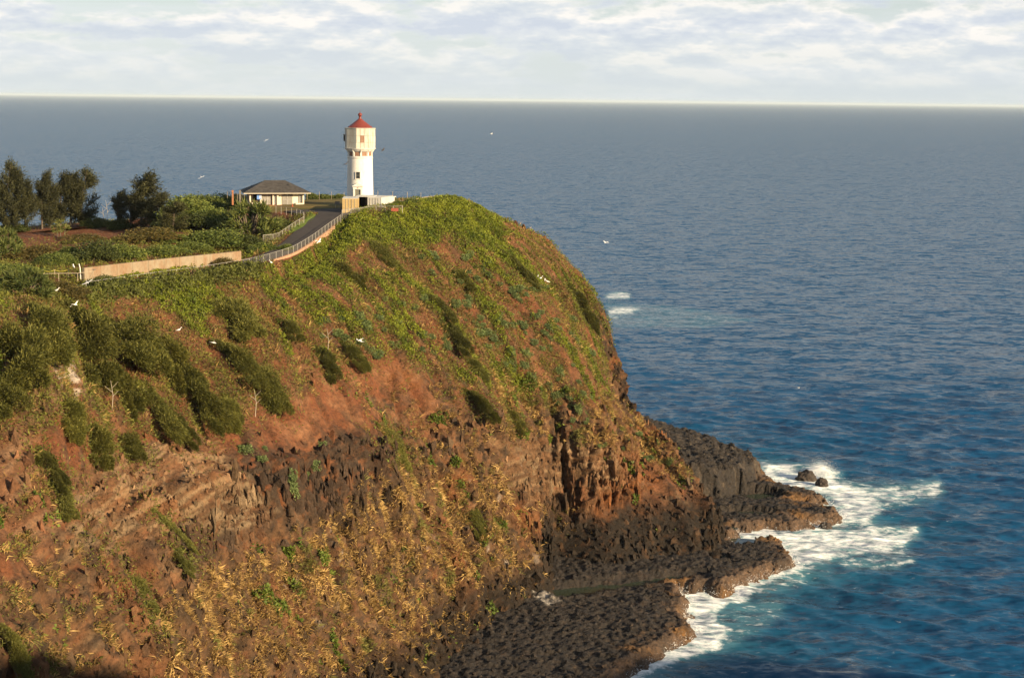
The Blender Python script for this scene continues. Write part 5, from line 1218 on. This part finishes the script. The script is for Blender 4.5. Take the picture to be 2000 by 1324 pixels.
def bird_mesh(flap, dark):
    """one continuous body: spindle with wings and tail, wingspan about 1.4 m along x, flying towards -y"""
    bm = bmesh.new(); n = 8; rings = []
    for y, r in ((-0.42, 0.012), (-0.34, 0.035), (-0.26, 0.055), (-0.14, 0.085), (0.0, 0.10), (0.18, 0.075), (0.34, 0.035), (0.55, 0.012)):
        rings.append([bm.verts.new((r*math.cos(2*math.pi*k/n)*(1.0), y, r*math.sin(2*math.pi*k/n)*0.85)) for k in range(n)])
    for a, b in zip(rings[:-1], rings[1:]):
        for k in range(n): bm.faces.new((a[k], a[(k+1) % n], b[(k+1) % n], b[k]))
    bm.faces.new(rings[0][::-1]); bm.faces.new(rings[-1])
    for s in (-1, 1):
        prev = None
        for x, yl, yt, z in ((0.05, -0.12, 0.12, 0.03), (0.30, -0.20, 0.06, 0.03+flap*0.16), (0.52, -0.14, 0.08, 0.03+flap*0.22), (0.82, 0.06, 0.14, 0.03+flap*0.12)):
            q = [bm.verts.new((s*x, yl, z)), bm.verts.new((s*x, yt, z-0.01)), bm.verts.new((s*x, (yl+yt)/2, z+0.025))]
            if prev:
                for i, j in ((0, 1), (1, 2), (2, 0)): bm.faces.new((prev[i], prev[j], q[j], q[i]))
            prev = q
        bm.faces.new(prev)
    t0 = [bm.verts.new(v) for v in ((-0.03, 0.4, 0.01), (0.03, 0.4, 0.01), (0.10, 0.68, 0), (-0.10, 0.68, 0), (0, 0.5, 0.02))]
    bm.faces.new((t0[0], t0[1], t0[2], t0[4])); bm.faces.new((t0[0], t0[4], t0[2], t0[3]))
    bmesh.ops.recalc_face_normals(bm, faces=bm.faces); me = bpy.data.meshes.new('seabird'); bm.to_mesh(me); bm.free(); me.materials.append(M_BIRDD if dark else M_BIRDW); return me
BM = {(f, d): bird_mesh(f, d) for f in (0.3, 1.0, -0.6) for d in (0, 1)}
FLY = [(520,274,420,-0.6,0,'white seabird flying low over the sea above the house'), (960,262,430,1.0,0,'white seabird far out over the sea right of the lighthouse'), (1183,474,300,1.0,0,'white seabird flying over the sea right of the headland'), (748,293,300,0.3,1,'dark seabird flying just right of the lighthouse'), (676,321,296,1.0,1,'dark seabird crossing the left edge of the tower'), (393,346,330,-0.6,0,'white seabird gliding over the sea above the dark trees'),
       (417,669,190,0.3,0,'white seabird gliding in front of the shrubby slope'), (703,664,200,-0.6,0,'white seabird gliding before the middle of the slope'), (623,472,240,1.0,0,'white seabird wheeling before the pink retaining wall'), (147,595,180,1.0,0,'white seabird with raised wings below the rail fence'), (171,552,190,0.3,0,'white seabird flying beside the leaning pole'), (1560,757,330,0.3,0,'tiny white seabird low over the waves')]
for k, (a, b, D_, f, dk, lab) in enumerate(FLY):
    o = bpy.data.objects.new('seabird', BM[(f, dk)]); COL.objects.link(o); o.location = P(a, b, D_); o.rotation_euler = (R(15), R([-25, 20, 10, -30, 35][k % 5]), [0.4, 2.0, -0.7, 1.2, 2.8][k % 5]); o.scale = (0.85,)*3 if k != 11 else (0.6,)*3
    tag(o, lab, 'bird', 'flying seabirds')
def sit_mesh():
    bm = bmesh.new(); n = 8; rings = []
    for x, z, r in ((-0.42, 0.12, 0.015), (-0.25, 0.16, 0.07), (-0.05, 0.20, 0.12), (0.12, 0.26, 0.11), (0.20, 0.38, 0.06), (0.23, 0.47, 0.055), (0.28, 0.52, 0.05), (0.36, 0.51, 0.02), (0.44, 0.49, 0.006)):
        rings.append([bm.verts.new((x, r*math.cos(2*math.pi*k/n), z+r*math.sin(2*math.pi*k/n))) for k in range(n)])
    for a, b in zip(rings[:-1], rings[1:]):
        for k in range(n): bm.faces.new((a[k], a[(k+1) % n], b[(k+1) % n], b[k]))
    bm.faces.new(rings[0][::-1]); bm.faces.new(rings[-1]); bmesh.ops.recalc_face_normals(bm, faces=bm.faces)
    me = bpy.data.meshes.new('seabird'); bm.to_mesh(me); bm.free(); me.materials.append(M_BIRDW); return me
SM = sit_mesh()
for k, (a, b, sc) in enumerate([(1025,538,1), (1031,539,1), (1036,541,1), (1041,542,1.1), (1048,544,1), (1054,546,1), (1063,550,1), (1067,553,1.1)]):
    p, n, t = frame_at(hit(a, b)); o = bpy.data.objects.new('resting_seabird', SM); COL.objects.link(o); o.location = p+n*0.12; o.rotation_euler = (0, 0, k*1.3); o.scale = (sc*1.15,)*3; tag(o, 'small white seabird resting in the row on the upper right slope', 'bird', 'row of resting seabirds')
for k, (a, b, lab) in enumerate([(109,582,'white seabird sitting in the brown shrubs below the rail fence'), (143,536,'white seabird perched on the low rail fence'), (524,520,'white seabird sitting below the lane fence'), (345,656,'white seabird sitting among the feathery shrubs')]):
    p, n, t = frame_at(hit(a, b)); o = bpy.data.objects.new('resting_seabird', SM); COL.objects.link(o); o.location = p+n*(0.7 if k != 1 else 0.75); o.rotation_euler = (0, 0, k*2.1); o.scale = (1.05,)*3; tag(o, lab, 'bird')

# ================================================================== HILL BEHIND THE VIEWPOINT (casts the shade on the cove)
hx = np.arange(-60, 330, 3.0); hy = np.arange(-140, 150, 3.0); HX, HY = np.meshgrid(hx, hy, indexing='ij')
RID = np.array([(-40, -60, 74), (-5, -22, 72), (40, -4, 72), (72, 26, 70.5), (84, 33, 73.5), (96, 40, 69), (110, 48, 64), (130, 54, 61), (158, 62, 60), (190, 66, 67), (215, 62, 69), (260, 30, 78), (300, -40, 84)])
hd, hz = dist_line(HX.ravel(), HY.ravel(), RID); hp = np.stack([HX.ravel(), HY.ravel(), 0*hd], 1)
zz_ = hz - 0.9*np.maximum(0, hd-4) + 3.0*fbm(hp/25, 4, 301)*sstep(2, 25, hd) - 0.05*hd
zz_ = np.where(np.hypot(HX.ravel(), HY.ravel()) < 12, np.minimum(zz_, 71.2), zz_)
HV = np.stack([HX.ravel(), HY.ravel(), np.maximum(zz_, -6)], 1)
o = mesh_np('near_hill', HV, grid_faces(len(hx), len(hy)), MGROUND, cols=np.broadcast_to(A_(0.07, 0.065, 0.025), HV.shape)); tag(o, 'grassy hill of the viewpoint', kind='structure')

# ================================================================== ROCK RUBBLE, RIM GROWTH, VERGE
def chunk_protos(n, seed):
    g = np.random.default_rng(seed); out = []
    for _ in range(n):
        bm = bmesh.new()
        for q in rand_dirs(11, g)*g.uniform(0.75, 1.15, (11, 1)): bm.verts.new(q)
        r = bmesh.ops.convex_hull(bm, input=bm.verts); bmesh.ops.triangulate(bm, faces=bm.faces); bm.verts.index_update()
        v = np.array([q.co[:] for q in bm.verts]); f = np.array([[q.index for q in fc.verts] for fc in bm.faces]); bm.free(); out.append((v, f))
    return out
CH = chunk_protos(8, 77)
def rubble(name, p, nr, col, s, stretch, label, seed, mat):
    g = np.random.default_rng(seed); VV_, FF, CC_ = [], [], []; off = 0; n = len(p); kind = g.integers(0, len(CH), n)
    for k, (v, f) in enumerate(CH):
        m = np.nonzero(kind == k)[0]
        if not len(m): continue
        th = g.uniform(0, 6.283, len(m)); c_, s_ = np.cos(th), np.sin(th)
        sc = s[m][:, None]*np.stack([g.uniform(0.6, 1.2, len(m)), g.uniform(0.6, 1.2, len(m)), g.uniform(0.6, 1.0, len(m))*stretch], 1)
        w_ = v[None]*sc[:, None, :]; x_ = w_[..., 0]*c_[:, None]-w_[..., 1]*s_[:, None]; y_ = w_[..., 0]*s_[:, None]+w_[..., 1]*c_[:, None]
        W_ = np.stack([x_, y_, w_[..., 2]], 2) + (p[m]-nr[m]*s[m][:, None]*0.25)[:, None, :]
        VV_.append(W_.reshape(-1, 3)); FF.append((f[None]+(np.arange(len(m))*len(v))[:, None, None]).reshape(-1, 3)+off); off += len(m)*len(v)
        CC_.append(np.repeat(col[m]*g.uniform(0.55, 1.45, (len(m), 1)), len(v), 0))
    o = mesh_np(name, np.concatenate(VV_), np.concatenate(FF), mat, smooth=False, cols=np.clip(np.concatenate(CC_), 0.008, 0.9)); tag(o, label, kind='stuff'); return o
g = np.random.default_rng(301)
rdens = onland*np.clip(cliff_m*(0.15+0.85*rkmask)*(1-0.55*grass)*sstep(-0.25, 0.2, n2+0.6*n1) + 0.9*band + 0.6*lv*cliff_m + 0.65*upper*bare, 0, 1.5)
pos, nr_, t_, _tot = sample(rdens, 12500, g)
def py_b(p):
    a, b = proj(p); return (in_poly(a, b, pl1) | in_poly(a, b, pl2)).astype(float)
def near_col(p):
    from mathutils.kdtree import KDTree
    idx = np.nonzero(rdens > 0)[0][::3]; kd = KDTree(len(idx))
    for q, i in enumerate(idx): kd.insert(V1[i], q)
    kd.balance(); return C[idx[[kd.find(q)[1] for q in p]]]
rubble('cliff_rubble', pos, nr_, near_col(pos), (0.14+0.62*g.random(12500)**2.6)*(1-0.35*(py_b(pos))), 1.9, 'broken rock blocks standing out of the cliff', 302, MGROUND)
cdens = onland*cliff_s*np.clip(1.0*farcliff*(V1[:, 2] < 15) + 0.8*rdm, 0, 1)*sstep(0.3, 0.5, 1-nr2[:, 2])
cp, cn_, _t, _ = sample(cdens, 900, g)
rubble('basalt_columns', cp, cn_, near_col(cp)*0.95, 0.20+0.34*g.random(900), 5.0, 'upright basalt ribs of the cliff wall', 304, MGROUND)
sdw2 = np.maximum(0.0, np.where((sd > 0.4) & (psd < -0.6), 1.0, 0.0)*np.where(bsd > 0, 0.8, 1.0)); cs_ = np.cumsum(sdw2); ki = np.searchsorted(cs_, g.random(7000)*cs_[-1])
rubble('shelf_rubble', SV[ki], np.broadcast_to(UPV, (7000, 3)), SCc[ki]*1.05, 0.10+0.55*g.random(7000)**2.6, 0.85, 'loose black lava blocks strewn over the shelf', 303, MLAVA)
# growth along the outer edge of the lane that hides its surface
oute = ((X > xr).ravel() & (vi < VROW[3])).astype(float)
rimg = oute*np.exp(-((dr.ravel()-3.1)/0.9)**2)*sstep(520, 480, px1)*(px1 > -50)*(px1 < 520)
cover_leaves('lane_edge_growth', rimg, 16000, 0.36, 1.5, (A_(0.056, 0.064, 0.016), A_(0.14, 0.15, 0.030), A_(0.15, 0.095, 0.05)), 'bushy growth along the cliff edge of the lane', 251, 1.0)
vz = []
for a, b in VERGE_PX:
    q = V1[hit(a, b)]; vz.append((P(a, b, q[1])[0], q[1], q[2]+0.14))
flat_poly('grass_verge', vz, M_LAWNG, 'green grass verge inside the bend of the lane')

# ---- spray thrown up where the swell breaks on the shelf
def spray(name, pts, n, sx_, sz_, label, seed):
    g = np.random.default_rng(seed); pts = np.array(pts); k = g.integers(0, len(pts), n); c = pts[k] + g.normal(size=(n, 3))*np.array([sx_, sx_*1.3, 0]); c[:, 2] += np.abs(g.normal(size=n))*sz_
    ax = rand_dirs(n, g); fn = nrmz(np.cross(ax, rand_dirs(n, g))); ln = 0.035+0.20*g.random(n)**3*np.exp(-np.maximum(c[:, 2], 0)/1.5); V, F = quads(c, ax, fn, ln, ln*0.8)
    o = mesh_np(name, V, F, M_FOAM, cols=np.full((len(V), 3), 0.85)); tag(o, label, kind='stuff')
M_FOAM = plain('white_spray', (0.84, 0.84, 0.83), 0.9, 0.1, 0.03)
edge = [PZ(a, b, 0.3) for a, b in WE]
e1 = [edge[i]+(edge[i+1]-edge[i])*t for i in range(1, 12) for t in np.linspace(0, 1, 14)]; e2 = [edge[i]+(edge[i+1]-edge[i])*t for i in range(16, len(edge)-1) for t in np.linspace(0, 1, 12)]
spray('surf_spray', e1, 9000, 0.55, 0.5, 'white surf spilling over the near edge of the lava shelf', 401)
spray('finger_spray', e2, 7000, 0.6, 0.45, 'white surf around the low lava fingers', 402)
spray('breaker_spray', [PZ(a, b, 0.5) for a, b in ((1596, 922), (1602, 918), (1608, 920), (1614, 926), (1590, 926), (1620, 932))], 11000, 0.85, 1.1, 'plume of spray bursting behind the surf rocks', 403)

# ---- sea air
hb = MB().box(-95000, 95000, -400, 165000, -8, 100).build('haze', bpy.data.materials.new('sea_air')); tag(hb, 'thin pale sea haze', kind='stuff')
hm = hb.data.materials[0]; hm.use_nodes = True; hn = hm.node_tree; hn.nodes.clear(); pv = N(hn, 'ShaderNodeVolumePrincipled'); ho = N(hn, 'ShaderNodeOutputMaterial')
pv.inputs['Color'].default_value = (0.80, 0.92, 1.0, 1); pv.inputs['Density'].default_value = 1.9e-5; hn.links.new(pv.outputs[0], ho.inputs['Volume'])
